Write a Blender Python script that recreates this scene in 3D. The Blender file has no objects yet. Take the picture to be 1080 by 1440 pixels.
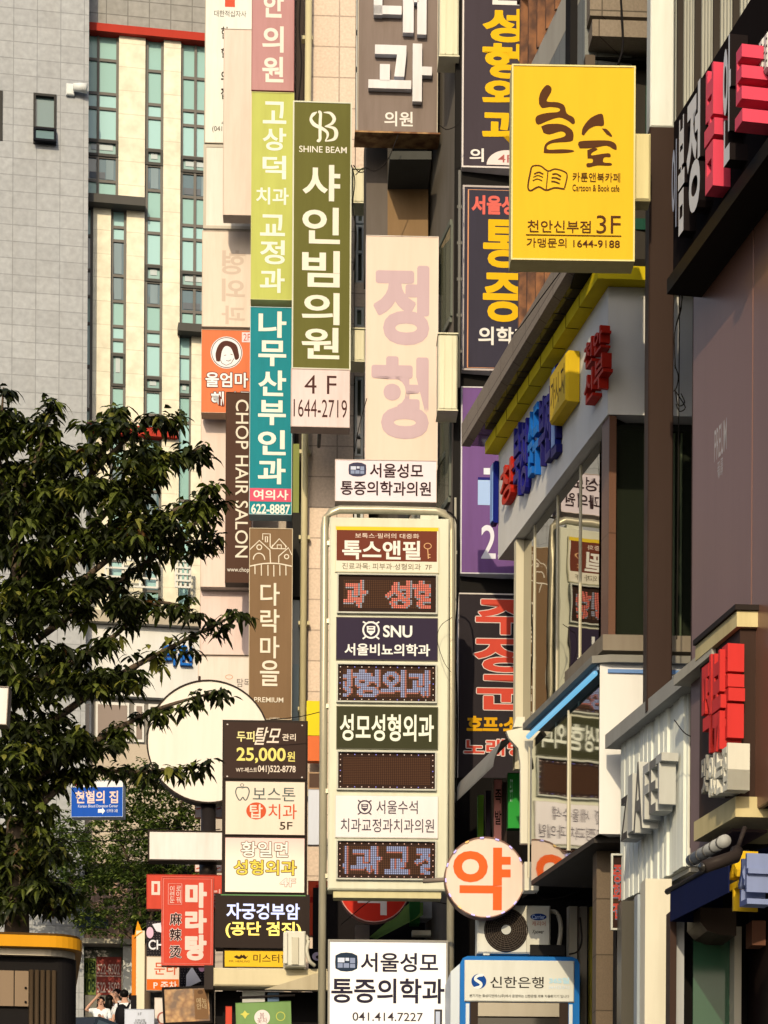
import bpy, bmesh, math, random
import numpy as np
from mathutils import Matrix, Vector
random.seed(7); RNG = np.random.default_rng(7)
S = bpy.context.scene; COL = S.collection
R = math.radians

# ------------------------------------------------------------------ camera
F = 3180.0; HX, HY = 540.0, 1800.0; CZ = 1.6; ROLL = -0.0055   # the street climbs; level camera with a raised lens
cam = bpy.data.cameras.new('camera'); cam_o = bpy.data.objects.new('camera', cam); COL.objects.link(cam_o)
cam.sensor_fit = 'HORIZONTAL'; cam.sensor_width = 36; cam.lens = 36*F/1080; cam.shift_y = (HY-720)/1080
cam.clip_start = .5; cam.clip_end = 2000
CM = Matrix.Rotation(ROLL, 4, 'Y') @ Matrix.Rotation(R(90), 4, 'X')
cam_o.matrix_world = Matrix.Translation((0, 0, CZ)) @ CM
S.camera = cam_o
S.render.resolution_x, S.render.resolution_y = 768, 1024
# ------------------------------------------------------------------ light
SUN = Vector((0.15, 1, -0.50)).normalized()
elev = math.asin(-SUN.z); azim = math.atan2(-SUN.x, -SUN.y)
wd = bpy.data.worlds.new('World'); S.world = wd; wd.use_nodes = True
nt = wd.node_tree; bg = nt.nodes['Background']
sky = nt.nodes.new('ShaderNodeTexSky'); sky.sky_type = 'NISHITA'; sky.sun_disc = False
sky.sun_elevation = elev; sky.sun_rotation = azim; sky.dust_density = 5.0
nt.links.new(sky.outputs[0], bg.inputs[0]); bg.inputs[1].default_value = .14
sl = bpy.data.lights.new('sun', 'SUN'); sl.energy = 4.4; sl.angle = R(.5); sl.color = (1, .765, .455)
so = bpy.data.objects.new('sun', sl); COL.objects.link(so); so.rotation_euler = SUN.to_track_quat('-Z', 'Y').to_euler(); so.location = (0, -20, 40)
S.view_settings.view_transform = 'Standard'; S.view_settings.look = 'None'; S.view_settings.gamma = 1
S.view_settings.exposure = -0.12
S.cycles.max_bounces = 6; S.cycles.glossy_bounces = 4; S.cycles.transparent_max_bounces = 8

# ------------------------------------------------------------------ projection helpers
def ray(px, py):
    return CM.to_3x3() @ Vector(((px-HX)/F, (HY-py)/F, -1))
CAMP = Vector((0, 0, CZ))
def W(px, py, Y):
    d = ray(px, py); return CAMP + d*(Y/d.y)
def ground_z(Y): return max(0, .14*(min(Y, 75)-5))
class Frame:
    def __init__(s, px, py, Y, yaw=0.0):
        s.yaw = yaw; s.o = W(px, py, Y); c, n = math.cos(yaw), math.sin(yaw)
        s.X = Vector((c, n, 0)); s.Y = Vector((-n, c, 0))
    def loc(s, px, py, off=0.0):
        d = ray(px, py); t = (-off-(CAMP-s.o).dot(s.Y))/d.dot(s.Y); p = CAMP+d*t-s.o
        return p.dot(s.X), p.z
    def x(s, px, py, off=0.0): return s.loc(px, py, off)[0]
    def z(s, px, py, off=0.0): return s.loc(px, py, off)[1]
    def depth(s, px, py, off=0.0):
        lx, lz = s.loc(px, py, off); return (s.o+s.X*lx-s.Y*off).y

# ------------------------------------------------------------------ materials
LIT = (1.68, 1.38, 1.02)
def lin(c): return tuple((v/255/12.92 if v/255 <= .04045 else ((v/255+.055)/1.055)**2.4) for v in c)
def alb(c): return tuple(min(.82, max(.006, v/l)) for v, l in zip(lin(c), LIT))
MATS = {}
def newmat(name):
    m = bpy.data.materials.new(name); m.use_nodes = True
    return m, m.node_tree, m.node_tree.nodes['Principled BSDF']
def N(t, kind, **kw):
    n = t.nodes.new(kind)
    for k, v in kw.items():
        if k in n.inputs: n.inputs[k].default_value = v
        else: setattr(n, k, v)
    return n
def mixrgb(t, a, b, fac, mode='MIX'):
    n = t.nodes.new('ShaderNodeMix'); n.data_type = 'RGBA'; n.blend_type = mode
    for i, v in ((0, fac), (6, a), (7, b)):
        if hasattr(v, 'links') or hasattr(v, 'is_linked'): t.links.new(v, n.inputs[i])
        else: n.inputs[i].default_value = v if i == 0 else (*v[:3], 1)
    return n.outputs[2]
def ramp(t, src, a, b):
    n = t.nodes.new('ShaderNodeMapRange'); n.inputs[1].default_value = a; n.inputs[2].default_value = b
    t.links.new(src, n.inputs[0]); return n.outputs[0]
def weather(t, base, dirt, streak=True, scale=1.0, dark=.45):
    tc = N(t, 'ShaderNodeTexCoord'); mp = N(t, 'ShaderNodeMapping'); t.links.new(tc.outputs['Object'], mp.inputs[0])
    mp.inputs[3].default_value = (4*scale, 4*scale, .55*scale if streak else 4*scale)
    n1 = N(t, 'ShaderNodeTexNoise'); n1.inputs['Scale'].default_value = 1.3; n1.inputs['Detail'].default_value = 7; n1.inputs['Roughness'].default_value = .62
    t.links.new(mp.outputs[0], n1.inputs['Vector'])
    f = ramp(t, n1.outputs[0], .42, .78)
    mu = N(t, 'ShaderNodeMath', operation='MULTIPLY'); t.links.new(f, mu.inputs[0]); mu.inputs[1].default_value = dirt
    n2 = N(t, 'ShaderNodeTexNoise'); n2.inputs['Scale'].default_value = .9*scale; n2.inputs['Detail'].default_value = 3; t.links.new(tc.outputs['Object'], n2.inputs['Vector'])
    d = tuple(v*dark*k for v, k in zip(base, (1.05, .95, .8)))
    c1 = mixrgb(t, base, d, mu.outputs[0])
    lo = tuple(v*.86 for v in base)
    f2 = ramp(t, n2.outputs[0], .35, .7); m2 = N(t, 'ShaderNodeMath', operation='MULTIPLY'); t.links.new(f2, m2.inputs[0]); m2.inputs[1].default_value = min(.6, dirt*1.2)
    return mixrgb(t, c1, lo, m2.outputs[0]), n1.outputs[0]
def paint(c, rough=.45, dirt=.22, raw=False, metal=0.0, scale=1.0, bump=0.0, spec=.035):
    k = ('p', tuple(c), rough, dirt, raw, metal, scale, bump, spec)
    if k in MATS: return MATS[k]
    m, t, b = newmat('paint'); base = tuple(c) if raw else alb(c)
    o, nz = weather(t, base, dirt, True, scale); t.links.new(o, b.inputs['Base Color'])
    b.inputs['Roughness'].default_value = rough; b.inputs['Metallic'].default_value = metal; b.inputs['Specular IOR Level'].default_value = spec
    if bump:
        bm = N(t, 'ShaderNodeBump'); bm.inputs['Strength'].default_value = bump; bm.inputs['Distance'].default_value = .01; t.links.new(nz, bm.inputs['Height']); t.links.new(bm.outputs[0], b.inputs['Normal'])
    MATS[k] = m; return m
def stone(c, bw, bh, rough=.8, vary=.10, mortar=.55, offx=0.0, offz=0.0, grain=60.0, stag=0.0, msize=.008):
    k = ('s', c, bw, bh, offx, offz, stag, msize)
    if k in MATS: return MATS[k]
    m, t, b = newmat('stone_cladding'); base = alb(c)
    tc = N(t, 'ShaderNodeTexCoord'); sp = N(t, 'ShaderNodeSeparateXYZ'); t.links.new(tc.outputs['Object'], sp.inputs[0])
    ad = N(t, 'ShaderNodeMath', operation='ADD'); t.links.new(sp.outputs[0], ad.inputs[0]); t.links.new(sp.outputs[1], ad.inputs[1])
    cb = N(t, 'ShaderNodeCombineXYZ'); t.links.new(ad.outputs[0], cb.inputs[0]); t.links.new(sp.outputs[2], cb.inputs[1])
    mp = N(t, 'ShaderNodeMapping'); mp.inputs[1].default_value = (offx, offz, 0); t.links.new(cb.outputs[0], mp.inputs[0])
    br = N(t, 'ShaderNodeTexBrick'); br.offset = stag; br.inputs['Scale'].default_value = 1; br.inputs['Brick Width'].default_value = bw; br.inputs['Row Height'].default_value = bh
    br.inputs['Mortar Size'].default_value = msize; br.inputs['Mortar Smooth'].default_value = .2
    br.inputs['Color1'].default_value = (*[v*(1-vary) for v in base], 1); br.inputs['Color2'].default_value = (*[min(.85, v*(1+vary)) for v in base], 1); br.inputs['Mortar'].default_value = (*[v*mortar for v in base], 1)
    t.links.new(mp.outputs[0], br.inputs['Vector'])
    n = N(t, 'ShaderNodeTexNoise'); n.inputs['Scale'].default_value = grain; n.inputs['Detail'].default_value = 4; t.links.new(tc.outputs['Object'], n.inputs['Vector'])
    w, nz = weather(t, (1.06, 1.06, 1.06), .28, True, .6, .7)
    c1 = mixrgb(t, br.outputs[0], w, .8, 'MULTIPLY')
    g = ramp(t, n.outputs[0], .3, .7); gm = N(t, 'ShaderNodeMapRange'); t.links.new(g, gm.inputs[0]); gm.inputs[3].default_value = .86; gm.inputs[4].default_value = 1.08
    cc = N(t, 'ShaderNodeCombineColor'); [t.links.new(gm.outputs[0], cc.inputs[i]) for i in range(3)]
    t.links.new(mixrgb(t, c1, cc.outputs[0], 1.0, 'MULTIPLY'), b.inputs['Base Color']); b.inputs['Roughness'].default_value = rough; b.inputs['Specular IOR Level'].default_value = .15
    bm = N(t, 'ShaderNodeBump'); bm.inputs['Strength'].default_value = .4; bm.inputs['Distance'].default_value = .008; bm.invert = True; t.links.new(br.outputs['Fac'], bm.inputs['Height']); t.links.new(bm.outputs[0], b.inputs['Normal'])
    MATS[k] = m; return m
def glow(c, e, base=(.02, .02, .02)):
    k = ('e', tuple(c), e)
    if k in MATS: return MATS[k]
    m, t, b = newmat('lit_element'); b.inputs['Base Color'].default_value = (*base, 1); b.inputs['Emission Color'].default_value = (*lin(c), 1); b.inputs['Emission Strength'].default_value = e; b.inputs['Roughness'].default_value = .4
    MATS[k] = m; return m
def glass(tint=(.03, .04, .04), rough=.04, spec=.5, coat=0.0, wavy=.02, metal=0.0):
    k = ('g', tint, rough, spec, wavy, metal)
    if k in MATS: return MATS[k]
    m, t, b = newmat('window_glass'); b.inputs['Base Color'].default_value = (*tint, 1); b.inputs['Roughness'].default_value = rough; b.inputs['Specular IOR Level'].default_value = spec; b.inputs['Metallic'].default_value = metal
    if wavy:
        tc = N(t, 'ShaderNodeTexCoord'); n = N(t, 'ShaderNodeTexNoise'); n.inputs['Scale'].default_value = .8; t.links.new(tc.outputs['Object'], n.inputs['Vector'])
        bm = N(t, 'ShaderNodeBump'); bm.inputs['Strength'].default_value = wavy; bm.inputs['Distance'].default_value = .1; t.links.new(n.outputs[0], bm.inputs['Height']); t.links.new(bm.outputs[0], b.inputs['Normal'])
    MATS[k] = m; return m
def rust(c1, c2, scale=6):
    k = ('r', c1, c2)
    if k in MATS: return MATS[k]
    m, t, b = newmat('rusty_metal'); tc = N(t, 'ShaderNodeTexCoord'); n = N(t, 'ShaderNodeTexNoise'); n.inputs['Scale'].default_value = scale; n.inputs['Detail'].default_value = 8; t.links.new(tc.outputs['Object'], n.inputs['Vector'])
    t.links.new(mixrgb(t, alb(c1), alb(c2), ramp(t, n.outputs[0], .4, .62)), b.inputs['Base Color']); b.inputs['Roughness'].default_value = .8
    MATS[k] = m; return m

# ------------------------------------------------------------------ mesh builder
class B:
    def __init__(s): s.v = []; s.f = []; s.m = []; s.mats = []; s.sm = []
    def mi(s, m):
        if m not in s.mats: s.mats.append(m)
        return s.mats.index(m)
    def poly(s, pts, m, smooth=False):
        n = len(s.v); s.v += [tuple(p) for p in pts]; s.f.append(tuple(range(n, n+len(pts)))); s.m.append(s.mi(m)); s.sm.append(smooth)
    def mesh(s, vs, fs, m, smooth=False):
        n = len(s.v); s.v += [tuple(p) for p in vs]; k = s.mi(m)
        for f in fs: s.f.append(tuple(i+n for i in f)); s.m.append(k); s.sm.append(smooth)
    def box(s, x0, x1, y0, y1, z0, z1, m, ch=0.0):
        if x1 < x0: x0, x1 = x1, x0
        if y1 < y0: y0, y1 = y1, y0
        if z1 < z0: z0, z1 = z1, z0
        if ch <= 0:
            s.mesh([(x0, y0, z0), (x1, y0, z0), (x1, y1, z0), (x0, y1, z0), (x0, y0, z1), (x1, y0, z1), (x1, y1, z1), (x0, y1, z1)],
                   [(0, 3, 2, 1), (4, 5, 6, 7), (0, 1, 5, 4), (1, 2, 6, 5), (2, 3, 7, 6), (3, 0, 4, 7)], m)
        else:   # chamfered front edge
            c = min(ch, (x1-x0)/3, (z1-z0)/3, (y1-y0)/2)
            s.mesh([(x0+c, y0, z0+c), (x1-c, y0, z0+c), (x1-c, y0, z1-c), (x0+c, y0, z1-c),
                    (x0, y0+c, z0), (x1, y0+c, z0), (x1, y0+c, z1), (x0, y0+c, z1), (x0, y1, z0), (x1, y1, z0), (x1, y1, z1), (x0, y1, z1)],
                   [(0, 1, 2, 3), (0, 4, 5, 1), (1, 5, 6, 2), (2, 6, 7, 3), (3, 7, 4, 0), (4, 8, 9, 5), (5, 9, 10, 6), (6, 10, 11, 7), (7, 11, 8, 4), (8, 11, 10, 9)], m)
    def prism(s, plan, z0, z1, m, caps=True):
        n = len(plan); vs = [(x, y, z0) for x, y in plan]+[(x, y, z1) for x, y in plan]
        fs = [(i, (i+1) % n, n+(i+1) % n, n+i) for i in range(n)]
        if caps: fs += [tuple(range(n-1, -1, -1)), tuple(range(n, 2*n))]
        s.mesh(vs, fs, m)
    def extr(s, pts, y0, y1, m, smooth=False):       # outline in x,z extruded along y
        n = len(pts); vs = [(x, y0, z) for x, z in pts]+[(x, y1, z) for x, z in pts]
        fs = [(i, n+i, n+(i+1) % n, (i+1) % n) for i in range(n)]
        s.mesh(vs, fs, m, smooth); k = len(s.v)-2*n
        s.f += [tuple(range(k, k+n)), tuple(range(k+2*n-1, k+n-1, -1))]; s.m += [s.mi(m)]*2; s.sm += [False]*2
    def tube(s, pts, r, m, n=10, r1=None, cap=True):
        pts = [Vector(p) for p in pts]; L = len(pts); vs = []
        for i, p in enumerate(pts):
            d = (pts[min(i+1, L-1)]-pts[max(i-1, 0)]).normalized(); up = Vector((0, 0, 1)) if abs(d.z) < .9 else Vector((0, 1, 0))
            a = d.cross(up).normalized(); b = a.cross(d); rr = r if r1 is None else r+(r1-r)*i/(L-1)
            vs += [p+a*(rr*math.cos(2*math.pi*k/n))+b*(rr*math.sin(2*math.pi*k/n)) for k in range(n)]
        fs = [(i*n+k, i*n+(k+1) % n, (i+1)*n+(k+1) % n, (i+1)*n+k) for i in range(L-1) for k in range(n)]
        if cap: fs += [tuple(range(n-1, -1, -1)), tuple(range((L-1)*n, L*n))]
        s.mesh(vs, fs, m, True)
    def build(s, name, parent=None, loc=None, yaw=0.0):
        me = bpy.data.meshes.new(name); me.from_pydata(s.v, [], s.f)
        for m in s.mats: me.materials.append(m)
        me.polygons.foreach_set('material_index', s.m); me.polygons.foreach_set('use_smooth', s.sm); me.update()
        o = bpy.data.objects.new(name, me); COL.objects.link(o)
        if parent is not None: o.parent = parent
        if loc is not None: o.location = loc; o.rotation_euler = (0, 0, yaw)
        return o
def tag(o, label=None, cat=None, group=None, kind=None):
    for k, v in (('label', label), ('category', cat), ('group', group), ('kind', kind)):
        if v: o[k] = v
    return o
def empty(name, loc, yaw, label, cat, group=None):
    o = bpy.data.objects.new(name, None); COL.objects.link(o); o.location = loc; o.rotation_euler = (0, 0, yaw); o.empty_display_size = .2
    return tag(o, label, cat, group)

# ------------------------------------------------------------------ lettering
TC = {}
def glyphs(text, bold, ext=0.0, italic=0.0, rot=0):
    k = (text, bold, ext, italic, rot)
    if k in TC: return TC[k]
    c = bpy.data.curves.new('t', 'FONT'); c.body = text; c.offset = bold; c.resolution_u = 4; c.align_x = 'CENTER'; c.space_line = .86; c.shear = italic
    o = bpy.data.objects.new('t', c); me = o.to_mesh()
    v = np.array([q.co[:2] for q in me.vertices], float); f = [tuple(p.vertices) for p in me.polygons]
    o.to_mesh_clear(); bpy.data.objects.remove(o); bpy.data.curves.remove(c)
    if rot: v = np.stack([v[:, 1], -v[:, 0]], 1)
    mn, mx = v.min(0), v.max(0); v = (v-mn)/np.maximum(mx-mn, 1e-6)
    TC[k] = (v, f); return TC[k]
def boundary(f):
    e = {}
    for p in f:
        for i in range(len(p)): e[(p[i], p[(i+1) % len(p)])] = 1
    return [k for k in e if (k[1], k[0]) not in e]
class Face:
    """maps photograph pixels onto a sign's own face: px rectangle -> local x,z rectangle"""
    def __init__(s, box, x0, x1, z0, z1): s.b = box; s.l = (x0, x1, z0, z1)
    def __call__(s, px, py):
        a = (px-s.b[0])/(s.b[2]-s.b[0]); b = (py-s.b[1])/(s.b[3]-s.b[1]); return s.l[0]+a*(s.l[1]-s.l[0]), s.l[3]+b*(s.l[2]-s.l[3])
def clip_rect(v, f, x0, x1, z0, z1):
    out_v = []; out_f = []
    for p in f:
        q = [tuple(v[i]) for i in p]
        for ax, lim, sg in ((0, x0, 1), (0, x1, -1), (1, z0, 1), (1, z1, -1)):
            r = []
            for i in range(len(q)):
                a, b = q[i], q[(i+1) % len(q)]; da, db = sg*(a[ax]-lim), sg*(b[ax]-lim)
                if da >= 0: r.append(a)
                if da*db < 0: t = da/(da-db); r.append((a[0]+t*(b[0]-a[0]), a[1]+t*(b[1]-a[1])))
            q = r
            if len(q) < 3: break
        if len(q) >= 3: n = len(out_v); out_v += q; out_f.append(tuple(range(n, n+len(q))))
    return np.array(out_v) if out_v else np.zeros((0, 2)), out_f
class Ink:
    """flat lettering and marks laid on a face, layer by layer"""
    def __init__(s, face, y=-.006, clip=None): s.fc = face; s.y = y; s.parts = {}; s.k = 0; s.clip = clip
    def b(s, part):
        if part not in s.parts: s.parts[part] = B()
        return s.parts[part]
    def flat(s, v, f, m, part, solid=0.0, step=1.0):
        if s.clip is not None:
            x0, z1 = s.fc(s.clip[0], s.clip[1]); x1, z0 = s.fc(s.clip[2], s.clip[3]); v, f = clip_rect(v, f, x0, x1, z0, z1)
            if not f: return
        s.k += step; y = s.y-.0003*s.k
        b = s.b(part)
        if solid > 0:
            y2 = s.y-solid; b.mesh([(x, y2, z) for x, z in v], f, m)
            b.mesh([(x, y2, z) for x, z in v]+[(x, s.y, z) for x, z in v], [(a, c, c+len(v), a+len(v)) for a, c in [(q[1], q[0]) for q in boundary(f)]], m)
        else: b.mesh([(x, y, z) for x, z in v], f, m)
    def t(s, text, box, c, bold=.018, fat=0.0, part='lettering', italic=0.0, rot=0, solid=0.0, m=None):
        v, f = glyphs(text, bold, 0, italic, rot); x0, z1 = s.fc(box[0], box[1]); x1, z0 = s.fc(box[2], box[3])
        p = np.stack([x0+v[:, 0]*(x1-x0), z0+v[:, 1]*(z1-z0)], 1)
        m = m or (paint(c, .5, .12) if isinstance(c, tuple) else c)
        if fat:
            u = abs(s.fc(1, 0)[0]-s.fc(0, 0)[0])*fat
            for k in range(8): s.flat(p+u*np.array([math.cos(k*math.pi/4), math.sin(k*math.pi/4)]), f, m, part, 0.0, .25)
        s.flat(p, f, m, part, solid)
    def vt(s, chars, x0, x1, ys, c, **kw):            # one box per character
        for ch, (a, b_) in zip(chars, ys): s.t(ch, (x0, a, x1, b_), c, **kw)
    def p(s, pts, c, part='lettering', solid=0.0):
        m = c if not isinstance(c, tuple) else paint(c, .5, .12)
        v = np.array([s.fc(*q) for q in pts]); a = sum(v[i, 0]*v[(i+1) % len(v), 1]-v[(i+1) % len(v), 0]*v[i, 1] for i in range(len(v)))
        if a < 0: v = v[::-1]
        s.flat(v, [tuple(range(len(v)))], m, part, solid)
    def r(s, x0, y0, x1, y1, c, part='lettering', solid=0.0): s.p([(x0, y1), (x1, y1), (x1, y0), (x0, y0)], c, part, solid)
    def e(s, cx, cy, rx, ry, c, part='emblem', n=28, a0=0, a1=360):
        s.p([(cx+rx*math.cos(R(a0+(a1-a0)*i/n)), cy+ry*math.sin(R(a0+(a1-a0)*i/n))) for i in range(n if a1-a0 == 360 else n+1)], c, part)
    def ring(s, cx, cy, rx, ry, w, c, part='emblem', n=32, a0=0, a1=360):
        s.l([(cx+rx*math.cos(R(a0+(a1-a0)*i/n)), cy+ry*math.sin(R(a0+(a1-a0)*i/n))) for i in range(n+1)], w, c, part)
    def l(s, pts, w, c, part='emblem'):
        m = c if not isinstance(c, tuple) else paint(c, .5, .12)
        ws = w if isinstance(w, (list, tuple)) else [w]*len(pts); P = [np.array(p, float) for p in pts]; L = []; Rr = []
        closed = np.allclose(P[0], P[-1])
        for i in range(len(P)):
            a = P[i-1] if i > 0 else (P[-2] if closed else P[0]); b = P[i+1] if i < len(P)-1 else (P[1] if closed else P[-1])
            d = b-a; d = d/max(1e-6, np.linalg.norm(d)); nn = np.array([-d[1], d[0]])*ws[i]/2
            L.append(s.fc(*(P[i]+nn))); Rr.append(s.fc(*(P[i]-nn)))
        n = len(P); v = np.array(L+Rr); s.flat(v, [(i, i+1, n+i+1, n+i) for i in range(n-1)], m, part)
    def build(s, root):
        return [b.build(k, root) for k, b in s.parts.items() if b.f]
NODIRT = dict()
def smooth_path(pts, n=6):
    P = [np.array(p, float) for p in pts]; P = [2*P[0]-P[1]]+P+[2*P[-1]-P[-2]]; o = []
    for i in range(1, len(P)-2):
        for k in range(n):
            t = k/n; o.append(tuple(.5*((2*P[i])+(-P[i-1]+P[i+1])*t+(2*P[i-1]-5*P[i]+4*P[i+1]-P[i+2])*t*t+(-P[i-1]+3*P[i]-3*P[i+1]+P[i+2])*t**3)))
    o.append(tuple(P[-2])); return o

def sign(name, label, box, Y, face, frame=(225, 215, 190), depth=.22, yaw=2.5, border=1.5, group=None, cat='sign', facename='face_panel', rim=.012, bracket=None, dirt=.32, frough=.45):
    """a lightbox sign: returns root and an Ink for its front"""
    fr = Frame((box[0]+box[2])/2, (box[1]+box[3])/2, Y, R(yaw))
    xm, ym = (box[0]+box[2])/2, (box[1]+box[3])/2
    x0 = fr.x(box[0], ym); x1 = fr.x(box[2], ym); z1 = fr.z(xm, box[1]); z0 = fr.z(xm, box[3])
    root = empty(name, fr.o+Vector((0, 0, z0)), R(yaw), label, cat, group); h = z1-z0; s = (x1-x0)/(box[2]-box[0])
    fm = paint(frame, .45, .3) if isinstance(frame, tuple) else frame; bw = border*s
    b = B(); b.box(x0, x1, 0, depth, 0, h, fm)
    if bw > 0:
        b.box(x0, x0+bw, -rim, 0, 0, h, fm); b.box(x1-bw, x1, -rim, 0, 0, h, fm); b.box(x0+bw, x1-bw, -rim, 0, 0, bw, fm); b.box(x0+bw, x1-bw, -rim, 0, h-bw, h, fm)
    b.build('cabinet', root)
    f = B(); m = paint(face, frough, dirt) if isinstance(face, tuple) else face
    f.box(x0+bw, x1-bw, -.004, -.0005, bw, h-bw, m); f.build(facename, root)
    if bracket:
        q = B(); bm = paint((120, 110, 100), .5, .4, metal=.6)
        for fz in (.15, .85):
            if 'r' in bracket: q.tube([(x1-.01, depth*.5, h*fz), (x1+.5, depth*.5+.2, h*fz)], .025, bm, 8)
            if 'b' in bracket: q.tube([(0, depth, h*fz), (0, depth+.9, h*fz)], .03, bm, 8)
        q.build('bracket', root)
    root['w'] = (x1-x0)
    del root['w']
    return root, Ink(Face(box, x0, x1, 0, h))

WHITE = (252, 238, 215); YEL = (250, 200, 30)
GREY_DARK = (62, 56, 52)

# ================================================================== SETTING: ground
def ground():
    b = B(); asph, t, bs = newmat('asphalt'); bs.inputs['Roughness'].default_value = .9
    o, nz = weather(t, (.055, .052, .05), .5, False, 1.0); t.links.new(o, bs.inputs['Base Color'])
    ys = [-60, 5, 20, 40, 75, 400]; xs = [-200, -30, 0, 30, 200]
    vs = [(x, y, ground_z(y) if y > 5 else 0) for y in ys for x in xs]; n = len(xs)
    b.mesh(vs, [(j*n+i, j*n+i+1, (j+1)*n+i+1, (j+1)*n+i) for j in range(len(ys)-1) for i in range(n-1)], asph)
    tag(b.build('street_ground'), kind='structure')
    # pavement along the right-hand buildings, with a kerb step
    b = B(); pv = stone((150, 140, 125), .3, .3)
    for k in range(12):
        y0, y1 = 16+k*2.6, 16+(k+1)*2.6
        for (ya, yb) in ((y0, y1),):
            xa, xb = 5.2-.1887*ya, 5.2-.1887*yb; za, zb = ground_z(ya)+.13, ground_z(yb)+.13
            b.mesh([(xa, ya, za), (xa+9, ya, za), (xb+9, yb, zb), (xb, yb, zb), (xa, ya, za-.4), (xb, yb, zb-.4)], [(0, 1, 2, 3), (0, 3, 5, 4)], pv)
    tag(b.build('pavement'), kind='structure')
ground()

# ================================================================== far left: grey stone block and cream tower block
def window_unit(root, fr, px0, py0, px1, py1, frame_m, glass_m, splits=(), vsplit=(), off=0.0, fw=.06, depth=.12, name='window', muntin=None, dark=None):
    """frame with recessed panes; splits are py of horizontal bars"""
    x0, z1 = fr.loc(px0, py0, off); x1, z0 = fr.loc(px1, py1, off)
    b = B(); y = -off
    b.box(x0, x0+fw, y-.03, y+depth, z0, z1, frame_m); b.box(x1-fw, x1, y-.03, y+depth, z0, z1, frame_m)
    b.box(x0+fw, x1-fw, y-.03, y+depth, z1-fw, z1, frame_m); b.box(x0+fw, x1-fw, y-.03, y+depth, z0, z0+fw, frame_m)
    for py in splits:
        z = fr.z(px0, py, off); b.box(x0+fw, x1-fw, y-.02, y+depth, z-fw*.5, z+fw*.5, frame_m)
    for px in vsplit:
        x = fr.x(px, (py0+py1)/2, off); b.box(x-fw*.4, x+fw*.4, y-.025, y+depth-.01, z0+fw, z1-fw, frame_m)
    w = b.build(name, root)
    zs = sorted([z0+fw, z1-fw]+[fr.z(px0, p, off) for p in splits]); 
    for i in range(len(zs)-1):
        g = B(); m = glass_m[i % len(glass_m)] if isinstance(glass_m, (list, tuple)) else glass_m
        g.box(x0+fw*.5, x1-fw*.5, y+.02, y+.03, zs[i], zs[i+1], m); g.build('pane', w)
    return w

def grey_block():
    fr = Frame(122, 620, 48, R(9.5))
    root = empty('stone_office_building', (fr.o.x, fr.o.y, ground_z(48)), R(9.5), 'grey stone clad office block with few windows at the left edge of the street', 'building')
    dz = fr.o.z-ground_z(48); s = 48/F
    def L(px, py, off=0.0): x, z = fr.loc(px, py, off); return x, z+dz
    x0 = fr.x(-60, 600); ztop = L(60, -60)[1]
    m = stone((183, 177, 167), 32.6*s, 23.3*s, .75, .05, .72, offx=.1, offz=.12, msize=.010, grain=8)
    xw0, zw1 = L(47, 131); xw1, zw0 = L(79, 205)
    b = B(); y1 = .75
    b.box(x0, xw0, 0, y1, 0, ztop, m); b.box(xw1, 0, 0, y1, 0, ztop, m); b.box(xw0, xw1, 0, y1, 0, zw0, m); b.box(xw0, xw1, 0, y1, zw1, ztop, m)
    b.box(xw0, xw1, .5, .7, zw0, zw1, paint((40, 46, 50), .6))
    b.build('wall', root)
    dk = paint((70, 66, 60), .5); gl = glass((.10, .17, .20), .05, .6)
    f = B(); fw = .05
    f.box(xw0, xw0+fw, -.03, .25, zw0, zw1, dk); f.box(xw1-fw, xw1, -.03, .25, zw0, zw1, dk); f.box(xw0+fw, xw1-fw, -.03, .25, zw1-fw, zw1, dk)
    zm = L(60, 181)[1]; f.box(xw0+fw, xw1-fw, -.03, .25, zm-.03, zm+.03, dk); f.box(xw0+fw, xw1-fw, -.03, .25, zw0, zw0+fw, dk)
    w = f.build('window', root)
    g = B(); g.box(xw0+fw, xw1-fw, .06, .07, zm+.03, zw1-fw, gl); g.build('pane', w)
    h = B(); hw = xw1-xw0; hh = zm-zw0   # hopper sash tilted out at the bottom
    for (a, b2, c, d, mm, t) in ((0, hw, 0, .05, paint((34, 34, 36), .4), .05), (0, hw, hh-.05, hh, paint((34, 34, 36), .4), .05), (0, .05, .05, hh-.05, paint((34, 34, 36), .4), .05), (hw-.05, hw, .05, hh-.05, paint((34, 34, 36), .4), .05), (.05, hw-.05, .05, hh-.05, gl, .015)):
        h.box(a, b2, -t, 0, c-hh, d-hh, mm)
    sash = h.build('sash', w); sash.location = (xw0, -.04, zm-.03); sash.rotation_euler = (R(-17), 0, 0)
    f = B(); xa, za1 = L(-30, 125); xb, za0 = L(3.5, 198); f.box(xa, xb, -.02, .1, za0, za1, dk); g2 = f.build('window', root)
    g = B(); g.box(xa, xb-.07, -.03, -.021, za0+.1, za1-.1, gl); g.build('pane', g2)
    c = B(); wm = paint((245, 238, 220), .4)   # floodlight on the corner
    xc, zc = L(99, 128); e = empty('floodlight', root.matrix_world @ Vector((0, 0, 0)), 0, 'small white floodlight fixed to the grey stone wall', 'lamp')
    e.location = fr.o+fr.X*xc+Vector((0, 0, zc-dz)); e.rotation_euler = (0, 0, R(9.5))
    c.box(-.09, .08, -.09, 0, -.12, .12, wm, .02); c.build('mount', e); h = B(); h.tube([(.06, -.12, .02), (.2, -.14, .02), (.34, -.16, 0)], .085, wm, 10, .10); h.build('lamp_head', e)
grey_block()

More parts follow.
